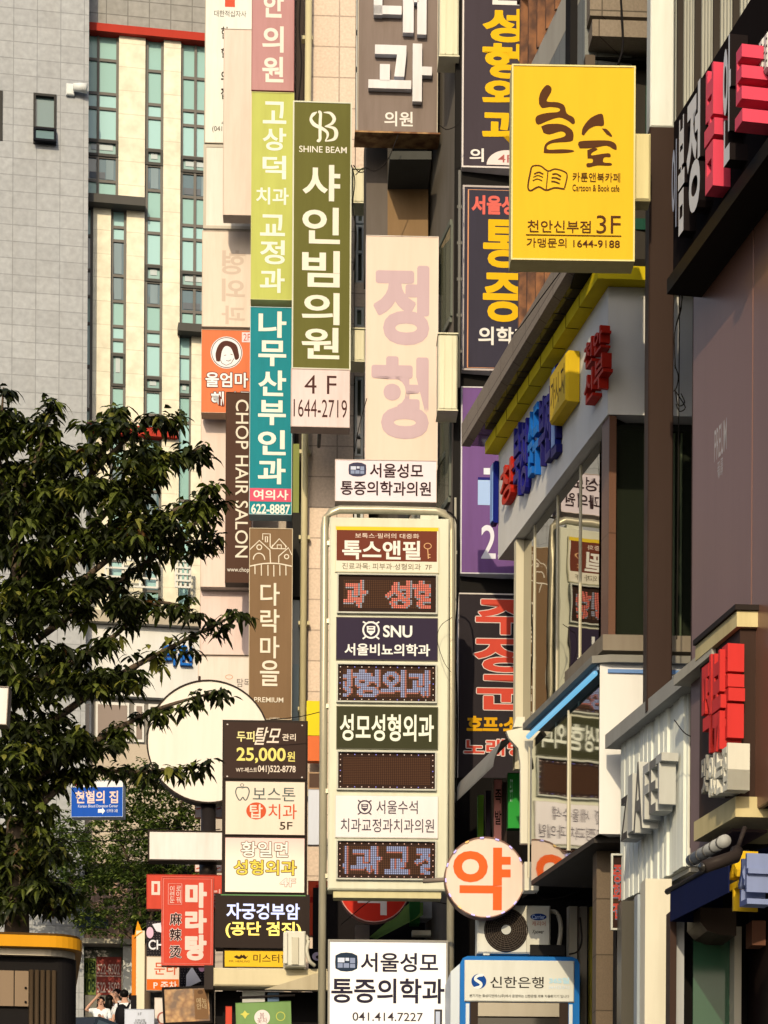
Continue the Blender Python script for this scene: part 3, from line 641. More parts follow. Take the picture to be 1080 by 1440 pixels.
def right_side():
    # letters on the white fascia of the corner shop
    nav = (54, 48, 120); nv2 = (40, 36, 92); red = (226, 66, 44); blu = (44, 130, 200)
    channel('raised_letters', 'row of navy and blue raised letters on the white shop fascia', 722, 690, 783, 530, [
        ('북', 721, 606, 730, 694, nav, (40, 38, 120)), ('창', 731, 600, 741, 686, nav, (40, 38, 120)), ('순', 742, 584, 748, 664, blu, (30, 104, 180)), ('두', 749, 574, 756, 662, blu, (30, 104, 180)), ('부', 757, 566, 764, 650, nav, nv2), ('전', 765, 554, 773, 642, nav, nv2), ('골', 774, 540, 783, 634, nav, nv2)], .004, .075)
    channel('raised_letters', 'bright red raised letter at the far end of the white fascia', 702, 700, 721, 650, [('창', 703, 664, 721, 693, red, (200, 44, 30))], .004, .09)
    channel('raised_letters', 'two short rows of red raised letters at the near corner of the fascia', 824, 560, 848, 460, [
        ('천', 821, 488, 832, 507, red, (210, 50, 34)), ('안', 834, 472, 846, 486, red, (210, 50, 34)), ('신', 821, 532, 833, 556, red, (210, 50, 34)), ('부', 835, 512, 848, 537, red, (210, 50, 34))], .004, .11)
    for (nm, lb, a, c, yt, yb) in (('end_panel', 'narrow blue edged panel left of the red letter on the fascia', 697, 701, 655, 735), ('end_panel', 'tall navy panel with pale blue face beside the yellow box letters', 784, 789, 520, 628)):
        xa, z1 = FR.loc(a, yt, .01); xc, z0 = FR.loc(c, yb, .01); o = FR.o+FR.X*xa-FR.Y*.01+Vector((0, 0, z0))
        e = empty(nm, o, YAWF, lb, 'sign panel'); b = B(); b.box(0, xc-xa, -.07, 0, 0, z1-z0, paint((24, 34, 110), .4), .02); b.build('cabinet', e); b = B(); b.box(.02, xc-xa-.02, -.078, -.071, .03, z1-z0-.03, paint((150, 180, 226), .3)); b.build('face_panel', e)
    xa, z1 = FR.loc(791, 556, .01); xc, z0 = FR.loc(815, 550, .01); z1 = FR.loc(803, 512, .01)[1]; z0 = FR.loc(803, 582, .01)[1]
    e = empty('yellow_box_sign', FR.o+FR.X*xa-FR.Y*.01+Vector((0, 0, z0)), YAWF, 'small yellow box sign between navy panel and red letters on the fascia', 'sign')
    b = B(); b.box(0, xc-xa, -.16, 0, 0, z1-z0, paint((238, 190, 40), .4), .03); b.build('cabinet', e)
    ink = Ink(Face((0, 0, 100, 60), 0, xc-xa, 0, z1-z0), -.161); ink.t('가시-지', (10, 12, 90, 48), (60, 44, 20), .012); ink.build(e)

    # ---- brown clad building, nearer on the right
    o = FP(972, 800, .08); gz = ground_z(o.y)-.2; root = empty('bronze_clad_building', (o.x, o.y, gz), YAWF, 'building clad in smooth bronze brown metal panels at the right edge', 'building')
    ox, oz = FR.loc(972, 800, .08); dz = FR.o.z-gz
    brz = paint((152, 104, 80), .32, .35, scale=.3, metal=.25, bump=.25, spec=.4)
    X = lambda px, py, off=.08: FR.loc(px, py, off)[0]-ox; Z = lambda px, py, off=.08: FR.loc(px, py, off)[1]+dz
    xs = [0, X(1058, 600), X(1150, 600), X(1300, 600)]
    core = paint((40, 30, 26), .8); b = B(); zl = Z(1000, 1175); zs = Z(1030, 170); b.box(.03, 9, .05, 7, zl, zs-.05, core); b.box(.03, 9, .3, 7, zs-.05, 24, core); b.box(0, .03, 0, .4, zl, zs-.05, paint((90, 66, 54), .5)); b.build('wall', root)
    for i in range(3): 
        b = B(); b.box(xs[i]+.003, xs[i+1]-.003, 0, .05, zl, zs-.004, brz, .01); b.build('metal_panel', root)
    ink = Ink(FFace(.08, ox, dz), -.001); g = paint((206, 190, 176), .4)
    ink.t('PREUM', (1005, 606, 1022, 632), g, .004, part='lettering'); ink.t('퓨름', (1009, 651, 1017, 662), g, .004)
    for k, (a, c) in enumerate(((1010, 1016),)): ink.t('뷰티', (a, 664, c, 668), g, .004)
    ink.build(root)
    # pale corrugated sheets above, behind the black sign
    sh = paint((196, 186, 160), .6, .4); b = B()
    x0, x1 = X(968, 60, -.15), X(1085, 60, -.15); n = 26
    for i in range(n):
        xa = x0+(x1-x0)*i/n; w = (x1-x0)/n; b.mesh([(xa, .15, zs), (xa+w*.35, .08, zs), (xa+w*.7, .08, zs), (xa+w, .15, zs), (xa, .15, 24), (xa+w*.35, .08, 24), (xa+w*.7, .08, 24), (xa+w, .15, 24)], [(0, 1, 5, 4), (1, 2, 6, 5), (2, 3, 7, 6)], sh)
    for i in (3, 9, 15, 21): b.box(x0+(x1-x0)*i/n, x0+(x1-x0)*(i)/n+.03, .02, .1, zs, 24, paint((70, 60, 50), .6))
    b.build('corrugated_sheet', root)

    # ---- black roof sign with tall raised letters
    off = .36; x0, _ = FR.loc(947, 300, off); x1, _ = FR.loc(1130, 100, off); zb = FR.loc(1030, 277, off)[1]; zt = FR.loc(1060, -8, off)[1]
    o = FR.o+FR.X*x0-FR.Y*off+Vector((0, 0, zb)); e = empty('black_shop_sign', o, YAWF, 'long black shop sign with tall white and pink raised letters, top right', 'sign')
    blk = paint((36, 30, 28), .75, .2, spec=.0); b = B(); b.box(0, x1-x0, 0, off+.02, 0, zt-zb, blk); b.build('cabinet', e)
    b = B(); zl = FR.loc(1030, 300, off)[1]-zb; b.box(0, x1-x0, -.06, off, zl, -.003, paint((22, 20, 20), .5)); b.build('lower_edge', e)
    wht = (232, 224, 214); pnk = (240, 84, 104); sd = (38, 30, 28)
    for (t, a, ya, c, yc, col, side, th) in (('이', 945, 205, 951, 318, (170, 176, 190), sd, .10), ('봄', 954, 172, 962, 322, wht, sd, .12), ('정', 966, 140, 984, 286, wht, sd, .14),
                                    ('봄', 991, 106, 1004, 258, pnk, (246, 80, 96), .16), ('안', 1017, 62, 1027, 222, wht, sd, .16), ('트', 1034, 76, 1044, 170, pnk, (248, 84, 100), .30)):
        fc = FFace(off+th, x0, -zb+FR.o.z*0); v, f = glyphs(t, .028)
        xa, z1 = fc(a, ya); xc, z0 = fc(c, yc); p = np.stack([xa+v[:, 0]*(xc-xa), z0+v[:, 1]*(z1-z0)], 1); n = len(p); b = B()
        b.mesh([(q[0], -th, q[1]) for q in p], f, paint(col, .4, .2)); b.mesh([(q[0], -th, q[1]) for q in p]+[(q[0], 0, q[1]) for q in p], [(k[0], k[0]+n, k[1]+n, k[1]) for k in boundary(f)], paint(side, .4, .2)); b.build('letter', e)
    # perforated little white letters past the pink one
    fc = FFace(off+.12, x0, -zb); b = B()
    for i in range(3):
        xa, z1 = fc(1066+i*7, 60-i*9); xc, z0 = fc(1072+i*7, 104-i*9); b.box(xa, xc, -.12, 0, z0, z1, paint((240, 228, 206), .5), .02)
        for k in range(8): b.box(xa+.02+(k % 2)*.05, xa+.04+(k % 2)*.05, -.123, -.118, z0+.03+k*.03, z0+.045+k*.03, paint((40, 34, 30), .5))
    b.build('letter', e)

    # ---- tall post in the gap
    fr = Frame(930, 600, 22.7, R(2)); xa = fr.x(911.5, 600); xb = fr.x(947, 600); zs = fr.z(930, 178); gz = ground_z(22.7)
    gz = W(930, 1000, 22.7).z
    e = empty('sign_post', (fr.o.x, fr.o.y, gz), R(2), 'tall square post, white above and dark brown below, between yellow sign and bronze wall', 'post'); d = fr.o.z-gz
    b = B(); b.box(xa, xb, 0, .26, 0, zs+d, paint((64, 46, 37), .45, .3), .012); b.build('lower_shaft', e); b = B(); b.box(xa+.003, xb-.012, .005, .25, zs+d+.003, zs+d+4, paint((250, 240, 214), .4, .3), .012); b.build('upper_shaft', e)
    # loose cables on the post
    b = B(); dk = paint((40, 34, 30), .6)
    for pts in ([(950, -10), (952, 150), (948, 300), (958, 420), (950, 460)], [(952, 380), (959, 420), (948, 470), (949, 520)], [(948, 515), (953, 530), (951, 545), (947, 552)], [(948, 550), (956, 562), (963, 575), (955, 580), (950, 570)], [(949, 552), (953, 572), (962, 568), (957, 555)], [(955, 400), (953, 700), (951, 900)]):
        P = [(fr.x(*p)-xb*0, -.02-.01*i, fr.z(*p)+d) for i, p in enumerate(smooth_path(pts, 4))]; P = [(p[0], -.03, p[2]) for p in P]; b.tube(P, .006, dk, 5)
    t = b.build('hanging_cables', None, (fr.o.x, fr.o.y, gz), R(2)); tag(t, 'tangle of thin black cables hanging beside the brown post', 'cables')

    # ---- ribbed white building part
    off = 0.0; cA = FR.loc(963, 1100)[0]; cB = FR.loc(869, 1150)[0]; o = FR.o+FR.X*cA; gz = ground_z(o.y)-.2
    root = empty('ribbed_shop_building', (o.x, o.y, gz), YAWF, 'low shop front with vertically ribbed cream cladding and grey raised letters', 'building'); dz = FR.o.z-gz
    Z = lambda px, py, off=0.0: FR.loc(px, py, off)[1]+dz
    zb = Z(962, 1218); zt = Z(962, 958); xa = cB-cA; rib = paint((255, 246, 218), .5, .3, scale=.5); crm = paint((240, 226, 196), .5, .25)
    rel = R(3)-YAWF; c3, s3 = math.cos(rel), math.sin(rel)
    b = B(); b.prism([(xa, .04), (0, .04), (c3*3, s3*3), (c3*3-2, s3*3+1), (xa, 3)], zb, zt, crm); b.build('fascia', root)
    b = B(); n = 34; wts = [random.uniform(.5, 1.6) for _ in range(n)]; tot = sum(wts); x = xa
    for w in wts:
        w = w/tot*(-xa); h = random.choice([.0, .012, .022, .03]); b.box(x+.002, x+w-.002, .04-.012-h, .04, zb+.005, zt-.005, rib); x += w
    b.build('ribbed_panel', root)
    b = B(); xe = FR.loc(965, 1000, .12)[0]-cA; xf = FR.loc(851, 1035, .12)[0]-cA; z1 = Z(965, 938, .12); z0 = Z(965, 960, .12); b.prism([(xf, -.12), (xe, -.12), (xe+c3*3, -.12+s3*3), (xe+c3*3-2, s3*3+1), (xf, 3)], z0, z1, paint((176, 166, 148), .5, .3)); b.build('roof_edge', root)
    b = B(); b.prism([(xa, .06), (-.02, .06), (c3*2, .06+s3*2), (xa, 2.5)], zb-.05, zb-.004, paint((196, 182, 156), .5, .2)); b.build('soffit', root)
    # ground floor under it
    g = Frame(905, 1350, 22.6, R(3)); inv = (Matrix.Translation(root.location) @ Matrix.Rotation(YAWF, 4, 'Z')).inverted()
    def gb(px0, px1, Y, th, m, name, ztop=zb-.055, z0=0, py0=None, py1=None):
        g = Frame((px0+px1)/2, 1350, Y, R(3)); xa_, xb_ = g.x(px0, 1350), g.x(px1, 1350); b = B(); P = []
        if py0 is not None: ztop = g.z((px0+px1)/2, py0)+g.o.z-gz; z0 = g.z((px0+px1)/2, py1)+g.o.z-gz
        for (x, y, z) in [(xa_, 0, z0), (xb_, 0, z0), (xb_, th, z0), (xa_, th, z0), (xa_, 0, ztop), (xb_, 0, ztop), (xb_, th, ztop), (xa_, th, ztop)]:
            p = inv @ (g.o+g.X*x+g.Y*y); P.append((p.x, p.y, z))
        b.mesh(P, [(0, 3, 2, 1), (4, 5, 6, 7), (0, 1, 5, 4), (1, 2, 6, 5), (2, 3, 7, 6), (3, 0, 4, 7)], m); return b.build(name, root)
    gb(907, 944, 22.3, .3, paint((246, 228, 192), .5, .25), 'pillar')
    gb(874, 898, 23.6, .3, paint((92, 84, 70), .3, .3), 'pillar'); gb(896, 906, 23.2, .2, paint((180, 180, 172), .4), 'door_frame')
    gb(866, 1100, 24.3, .2, paint((40, 34, 30), .7), 'back_wall')
    # letters on the ribs
    gr = (190, 182, 166); sd = (214, 204, 182)
    rt, _, _, _ = channel('raised_letters', 'cluster of thick grey raised letters on the ribbed cream panel', 873, 1180, 943, 1065, [
        ('Z', 873, 1124, 882, 1178, (70, 62, 56), gr), ('I', 883, 1092, 889, 1168, gr, sd), ('A', 891, 1076, 903, 1164, (120, 112, 100), sd), ('F', 904, 1078, 912, 1148, gr, sd), ('E', 913, 1072, 922, 1140, (130, 122, 110), sd), ('T', 922, 1064, 930, 1128, gr, sd)], .03, .17)

    # ---- brown box sign with red letters, nearest at the right
    off = .22; e0 = FR.loc(984, 1000, off)[0]; e1 = FR.loc(1040, 1000, off)[0]; o = FR.o+FR.X*e1-FR.Y*off; z1 = FR.loc(1040, 862, off)[1]; z0 = FR.loc(1040, 1150, off)[1]
    e = empty('brown_box_sign', (o.x, o.y, FR.o.z+z0), YAWF, 'big dark brown box sign with cream edges and red raised letters at the right edge', 'sign'); h = z1-z0
    bd = paint((66, 46, 36), .45, .3); cr = paint((226, 200, 140), .6, .5); rel = R(4)-YAWF; c4, s4 = math.cos(rel), math.sin(rel); Wd = 1.5
    def foot(g_, xs=.0): return [(e0-e1-xs, -g_), (s4*g_, -g_), (c4*Wd+s4*g_, s4*Wd-c4*g_), (c4*Wd-.8, s4*Wd), (e0-e1-xs, .6)]
    b = B(); b.prism(foot(0), .18, h-.14, bd); b.build('cabinet', e)
    b = B(); b.prism(foot(.045), h-.137, h, cr); b.build('edge_trim', e); b = B(); b.prism(foot(.05), .0, .177, cr); b.build('edge_trim', e)
    b = B(); b.prism(foot(.07), h+.003, h+.05, paint((50, 40, 34), .5)); b.build('roof_cap', e)
    rd = (226, 58, 52)
    for (t, a, ya, c, yc, col, side, th, bo) in (('떡', 987, 930, 999, 1058, rd, (220, 60, 52), .16, .03), ('볶', 1001, 922, 1013, 1052, rd, (220, 60, 52), .2, .03), ('름', 1014, 912, 1024, 1036, rd, (226, 62, 54), .15, .03),
                                      ('맛', 986, 1066, 994, 1112, (150, 140, 124), (170, 160, 140), .12, .028), ('있', 996, 1064, 1005, 1116, (236, 222, 190), (240, 226, 196), .15, .028), ('는', 1006, 1058, 1014, 1114, (236, 222, 190), (240, 226, 196), .18, .028), ('집', 1015, 1050, 1023, 1110, (236, 222, 190), (240, 226, 196), .2, .028)):
        fc = FFace(off+th, e1, -z0); v, f = glyphs(t, bo); xa_, zt_ = fc(a, ya); xc_, zb_ = fc(c, yc); p = np.stack([xa_+v[:, 0]*(xc_-xa_), zb_+v[:, 1]*(zt_-zb_)], 1); n = len(p); b = B()
        b.mesh([(q[0], -th, q[1]) for q in p], f, paint(col, .4, .25)); b.mesh([(q[0], -th, q[1]) for q in p]+[(q[0], 0, q[1]) for q in p], [(k[0], k[0]+n, k[1]+n, k[1]) for k in boundary(f)], paint(side, .4, .25)); b.build('letter', e)
    # letters on the face towards the camera (cut by the picture's edge)
    ff = Frame(1040, 1000, (FR.o+FR.X*e1-FR.Y*off).y, R(4))
    for (t, box, col) in (('떡', (1074, 908, 1112, 996), rd), ('맛', (1071, 1016, 1108, 1096), (236, 218, 170))):
        xa_, zt_ = ff.loc(box[0], box[1], .05); xc_, zb_ = ff.loc(box[2], box[3], .05); v, f = glyphs(t, .03); p = np.stack([xa_+v[:, 0]*(xc_-xa_), zb_+v[:, 1]*(zt_-zb_)], 1); n = len(p); b = B()
        T = Matrix.Rotation(rel, 4, 'Z'); hz = ff.o.z-(FR.o.z+z0)
        b.mesh([T @ Vector((q[0], -.06, q[1]+hz)) for q in p], f, paint(col, .4, .2)); b.mesh([T @ Vector((q[0], -.06, q[1]+hz)) for q in p]+[T @ Vector((q[0], 0, q[1]+hz)) for q in p], [(k[0], k[0]+n, k[1]+n, k[1]) for k in boundary(f)], paint(tuple(int(c*.85) for c in col), .4, .2)); b.build('letter', e)
    # dark link panel between ribbed front and box sign
    b = B(); l0 = FR.loc(974, 1100, .1); l1 = FR.loc(988, 1100, .1); o2 = FR.o+FR.X*l0[0]-FR.Y*.1
    zz1 = FR.loc(980, 958, .1)[1]; zz0 = FR.loc(980, 1200, .1)[1]
    e2 = empty('side_panel', (o2.x, o2.y, FR.o.z+zz0), YAWF, 'dull mauve metal panel between ribbed shop front and brown box sign', 'panel')
    b.box(0, 1.2, -.02, .3, 0, zz1-zz0, paint((140, 112, 104), .35, .3)); b.build('sheet', e2)
    b = B(); b.box(-.1, 1.0, -.16, .2, zz1-zz0+.003, zz1-zz0+.1, paint((190, 176, 150), .5, .4)); b.build('ledge', e2)

    # ---- navy awning, camera, small letters
    o3 = FP(944, 1290, .35); a0, az = FR.loc(944, 1296, .35); a1, _ = FR.loc(1026, 1260, .35)
    e3 = empty('navy_awning', (o3.x, o3.y, FR.o.z+az), YAWF, 'navy blue fabric awning under the ribbed shop front', 'awning'); nv = paint((26, 32, 64), .7, .25)
    ztop = FR.loc(944, 1254, .35)[1]-az
    b = B(); b.box(0, a1-a0, -.012, .0, 0, ztop, nv); b.box(0, .012, 0, .5, 0, ztop, nv); b.build('valance', e3)
    b = B(); b.tube([(-.12, 0, ztop+.02), (a1-a0, 0, ztop+.02)], .03, paint((40, 38, 40), .5), 8); b.mesh([(-.1, 0, ztop+.03), (a1-a0, 0, ztop+.03), (a1-a0, .6, ztop+.2), (-.1, .6, ztop+.2)], [(0, 1, 2, 3)], nv); b.build('canvas', e3)
    # rolled blind
    p0, p1 = FP(972, 1210, .35), FP(1020, 1182, .35); b = B(); b.tube([p0, p1], .055, paint((190, 182, 166), .6, .4), 12)
    for k in range(5): q = p0.lerp(p1, .1+k*.2); b.tube([q, q+(p1-p0).normalized()*.03], .06, paint((120, 112, 100), .6), 12)
    t = b.build('awning_roller', None); tag(t, 'rolled grey awning tube above the navy awning', 'awning roller')
    # shop letters in yellow and blue
    channel('raised_letters', 'yellow and grey blue block letters under the brown box sign', 1026, 1276, 1068, 1200, [
        ('수', 1025, 1200, 1037, 1278, (240, 182, 30), (246, 190, 40)), ('산', 1038, 1206, 1052, 1270, (84, 92, 130), (150, 156, 184))], .1, .22)
    # cctv camera
    c = FP(1036, 1196, .5); e4 = empty('security_camera', c, R(-40), 'dark bullet security camera under the brown box sign', 'camera'); dk = paint((58, 48, 42), .4)
    b = B(); b.tube([(0, 0, 0), (.02, -.05, -.06), (-.12, -.32, -.17)], .055, dk, 12); b.build('body', e4); b = B(); b.tube([(-.125, -.33, -.173), (-.13, -.345, -.177)], .04, glass((.02, .02, .02), .05, .6), 12); b.build('lens', e4); b = B(); b.tube([(0, 0, 0), (.05, .05, .2)], .02, dk, 8); b.build('bracket', e4)
    # lower right: dark shop front with planted window, curved lamp box
    g = Frame(1000, 1380, 21.2, R(4)); gz = ground_z(21.2)-.1
    root = empty('dark_storefront', (g.o.x, g.o.y, gz), R(4), 'dark shop front with green window beneath the navy awning', 'building'); d = g.o.z-gz
    Z = lambda py: g.z(1000, py)+d; X = lambda px: g.x(px, 1380)
    dk = paint((44, 32, 27), .5, .3)
    b = B(); b.box(X(974), X(1140), .5, .6, 0, Z(1235), paint((26, 22, 20), .7)); b.build('wall', root)
    b = B(); b.box(X(1066), X(1140), -.6, .4, 0, Z(1160), dk); b.build('pier', root)
    b = B(); b.box(X(945), X(954), .1, .3, 0, Z(1280), paint((70, 50, 40), .5)); b.build('post', root)
    b = B(); b.box(X(955), X(968), .2, .3, 0, Z(1280), paint((190, 182, 170), .4)); b.build('post', root)
    b = B(); b.box(X(1036), X(1046), .1, .3, 0, Z(1300), paint((196, 180, 150), .4)); b.build('post', root)
    b = B(); b.box(X(984), X(1036), .3, .33, 0, Z(1310), glass((.02, .07, .045), .07, .5, wavy=.1)); b.build('shop_window', root)
    b = B(); bx = [(X(975), Z(1284)), (X(990), Z(1284)), (X(1025), Z(1284)), (X(1025), Z(1322)), (X(1003), Z(1322)), (X(985), Z(1316)), (X(975), Z(1304))]
    b.extr([bx[i] for i in range(len(bx)-1, -1, -1)], -.3, .3, paint((74, 58, 46), .4)); b.build('lamp_box', root)
    b = B(); b.box(X(1045), X(1064), -.35, -.1, Z(1336), Z(1302), paint((126, 82, 60), .5)); b.build('wall_box', root)
right_side()

# ================================================================== SIGNS
CR = (252, 236, 208); PALE = (250, 218, 190); INK = (52, 36, 32)
def left_stack():
    g = 'blank faded pale wall signs'
    # ---- pale column on the far left of the stack
    r, k = sign('wall_sign', 'white sign with the foot of a red cross at its top, upper left', (288, -60, 356, 202), 40.5, (252, 240, 214), (200, 180, 150), .3, 2, 1)
    k.r(316, -60, 330, 10, (226, 90, 60), 'cross'); k.r(300, -30, 346, -14, (226, 90, 60), 'cross'); k.t('대한적십자사', (301, 15, 346, 24), (96, 84, 74), .0)
    k.vt('헌혈의집', 311, 320, [(38, 55), (68, 82), (100, 116), (124, 140)], INK, bold=.02); k.t('(041', (299, 178, 313, 187), (96, 84, 74), .0); k.t('수', (312, 170, 319, 177), (96, 84, 74), .0); k.build(r)
    r, k = sign('wall_sign', 'blank pale pink box sign overlapping the white red cross sign', (314, 41, 355, 303), 39.6, (250, 218, 190), (220, 196, 170), .3, 2, .8, bracket='b'); 
    r, k = sign('wall_sign', 'blank cream sign with a thin border under the red cross sign', (286, 204, 356, 322), 40.5, (250, 232, 206), (214, 196, 168), .3, 2, 4)
    k.build(r)
    r, k = sign('wall_sign', 'pale sign with ghostly mirrored grey letters, above the orange sign', (284, 325, 355, 460), 40.3, (250, 222, 192), (226, 200, 170), .3, 2, .8)
    gh = (226, 196, 168)
    for t, a, b_ in (('형', 352, 386), ('외', 392, 424), ('과', 430, 456)): k.t(t, (345, a, 312, b_), gh, .02)
    k.build(r)
    r, k = sign('wall_sign', 'orange restaurant sign with a round portrait of a woman, partly covered', (283, 464, 355, 581), 40.0, (244, 128, 78), (236, 190, 150), .3, 2, .6)
    k.e(318.5, 496, 22.5, 22.5, (255, 244, 232)); k.ring(318.5, 496, 21, 21, 1.0, (110, 60, 48)); hair = (92, 50, 40)
    k.p(smooth_path([(304, 508), (303, 498), (307, 486), (314, 480), (323, 480), (332, 485), (335, 494), (336, 503), (331, 506), (328, 497), (324, 489), (317, 487), (312, 494), (310, 506), (308, 509), (304, 508)], 3)[:-1], hair, 'emblem')
    k.l([(315, 500), (318, 499.5)], .8, hair); k.l([(324, 498), (327, 499)], .8, hair); k.l([(318, 507), (321, 508), (325, 506)], .8, hair); k.l([(309, 505), (312, 511), (318, 514), (325, 511), (329, 504)], .7, hair)
    k.r(340, 467, 353, 481, (252, 226, 214), 'floor_tag'); k.t('2F', (342, 469, 352, 479), (226, 110, 90), .005)
    for t, b_ in (('울엄마', (289, 524, 349, 545)), ('해', (297, 551, 315, 571)), ('장', (319, 551, 334, 571)), ('국', (337, 551, 352, 571))): k.t(t, b_, (120, 52, 36), .02, fat=1.1); k.t(t, b_, (255, 246, 232), .026)
    k.build(r)
    r, k = sign('wall_sign', 'tall blank pale pink sign below the orange restaurant sign', (282, 583, 356, 826), 40.4, (250, 218, 192), (226, 198, 170), .3, 2, .8); k.t('후한', (294, 765, 317, 779), (110, 96, 86), -.002); k.build(r)
    r, k = sign('wall_sign', 'pale pink sign between leaves and the brown sign', (281, 831, 356, 921), 40.6, (250, 214, 192), (226, 198, 170), .3, 2, .8); k.build(r)
    r, k = sign('wall_sign', 'lowest pale sign of the stack, tucked behind the round blank sign', (278, 923, 356, 1060), 40.6, (250, 226, 200), (226, 198, 170), .3, 2, .8)
    k.t('탐독', (333, 954, 352, 966), (110, 96, 86), .0); k.ring(322, 952, 5, 3, 1, (226, 170, 130)); k.build(r)
    # ---- brown hair salon blade
    r, k = sign('projecting_sign', 'dark brown hair salon sign with sideways white capitals', (317, 552, 354, 820), 39.0, (86, 56, 42), (70, 48, 38), .25, 2, .6, bracket='b')
    k.t('CHOP HAIR SALON', (331, 562, 349, 784), (248, 228, 196), .006, rot=1); k.t('www.chop', (320, 798, 351, 806), (240, 222, 196), .004); k.build(r)
    # ---- second column
    r, k = sign('projecting_sign', 'dusty pink vertical clinic sign at the very top of its column', (354, -60, 414, 128), 37.4, (204, 146, 136), (150, 90, 86), .3, 2.5, .6, bracket='b')
    k.vt('한의원', 369, 399, [(-16, 25), (37, 74), (80, 116)], (252, 232, 206), bold=.026); k.build(r)
    r, k = sign('projecting_sign', 'lime green vertical dental sign with pale letters', (353, 130, 413, 422), 37.2, (206, 202, 100), (226, 214, 130), .3, 2.5, 1.0, bracket='b')
    w = (252, 244, 214); k.vt('고상덕', 369, 402, [(143, 174), (180, 212), (219, 252)], w, bold=.02); k.t('치과', (360, 264, 406, 288), w, .02); k.vt('교정과', 366, 401, [(302, 332), (338, 372), (378, 412)], w, bold=.02); k.build(r)
    # ---- teal with pink strip
    r, k = sign('projecting_sign', 'teal vertical clinic sign with pink and teal strips at its foot', (351, 432, 411, 724), 37.0, (28, 138, 140), (200, 220, 210), .3, 2.5, .8, bracket='b')
    w = (254, 242, 214); k.vt('나무산부인과', 363, 402, [(438, 475), (479, 515), (521, 557), (563, 598), (605, 640), (645, 681)], w, bold=.026)
    k.r(351.5, 687, 410.5, 705.5, (232, 92, 110), 'pink_strip'); k.t('여의사', (357, 689, 406, 703), w, .022); k.t('622-8887', (354, 709, 409, 723), w, .024); k.build(r)
    # ---- olive
    r, k = sign('projecting_sign', 'tall olive green vertical clinic sign with white monogram', (411, 143, 494, 520), 35.6, (112, 106, 48), (236, 226, 190), .28, 2.8, 2.0, bracket='b')
    w = (254, 238, 208)
    bx = lambda p: (410+p[0]/7.2, 130+p[1]/7.2)
    k.l([bx(p) for p in smooth_path([(250, 200), (205, 235), (190, 280), (225, 330), (300, 365), (350, 400), (360, 440), (335, 495)], 5)], [1, 2, 3.2, 4.2, 4.6, 4.4, 4, 3.6, 3.6, 3.8, 4.2, 4.6, 5, 5.2, 5.4, 5.4, 5.2, 5, 4.8, 4.6, 4.5, 4.4, 4.3, 4.2, 4.2, 4, 4, 3.8, 3.6, 3.4, 3, 2.6, 2.2, 1.8, 1.4, 1][:36], w)
    k.l([bx(p) for p in smooth_path([(262, 202), (285, 210), (283, 300), (282, 420), (280, 480), (250, 498)], 5)], [1]+[4.2]*20+[4.6]*3+[3, 1.5], w)
    k.l([bx(p) for p in smooth_path([(318, 203), (385, 210), (425, 262), (400, 315), (330, 345)], 6)], [1+4*math.sin(math.pi*i/24) for i in range(25)], w)
    k.l([bx(p) for p in smooth_path([(330, 345), (420, 360), (447, 410), (425, 470), (335, 496)], 6)], [1+4.6*math.sin(math.pi*i/24) for i in range(25)], w)
    k.t('SHINE BEAM', (420, 206, 487, 215), w, .008)
    k.vt('샤인빔의원', 425, 478, [(232, 283), (292, 343), (353, 404), (412, 457), (461, 505)], w, bold=.022); k.build(r)
    r, k = sign('projecting_sign', 'pale pink square sign with floor and phone number under the olive sign', (409, 519, 492, 601), 35.5, (252, 220, 204), (220, 190, 170), .28, 2.8, 1.0, bracket='b')
    k.t('4 F', (428, 528, 473, 554), (84, 50, 44), -.004); k.t('1644-2719', (413, 562, 488, 587), (84, 50, 44), -.002); k.build(r)
    # ---- brown house sign
    r, k = sign('projecting_sign', 'tall brown sign with outlined little houses at the top', (350, 743, 411, 1012), 36.4, (140, 106, 72), (226, 200, 160), .28, 2.5, .9, bracket='b')
    w = (252, 230, 196); q = lambda *P: [(270+a/4, 680+b_/4) for a, b_ in P]
    for pts in (q((322, 375), (376, 322), (436, 375), (440, 450)), q((395, 318), (395, 284), (437, 284), (437, 355), (448, 365)), q((440, 365), (488, 310), (530, 355)), q((450, 345), (450, 366), (524, 366), (524, 350)), q((486, 445), (486, 408), (540, 360), (560, 400)), q((410, 300), (422, 300), (422, 330), (410, 330), (410, 300)), q((477, 345), (500, 345), (500, 366), (477, 366), (477, 345))): k.l(pts, 1.4, w)
    k.ring(270+376/4, 680+360/4, 3.4, 3.4, 1.4, w); k.ring(270+530/4, 680+410/4, 3, 3, 1.4, w); k.ring(270+375/4, 680+430/4, 8, 9, 1.4, w, a0=180, a1=360)
    k.l(smooth_path(q((322, 468), (400, 452), (480, 450), (560, 464)), 4), 1.6, w)
    for xx, ln in ((352, 512), (388, 520), (425, 520), (458, 524), (492, 518), (526, 516)): k.l(q((xx, 458), (xx+1, ln)), 1.3, w)
    k.vt('다락마을', 366, 393, [(820, 852), (857, 890), (895, 926), (929, 965)], w, bold=.012); k.t('PREMIUM', (358, 981, 399, 988), w, .006); k.t('다락방', (380, 1009, 394, 1012), w, .0); k.build(r)
left_stack()

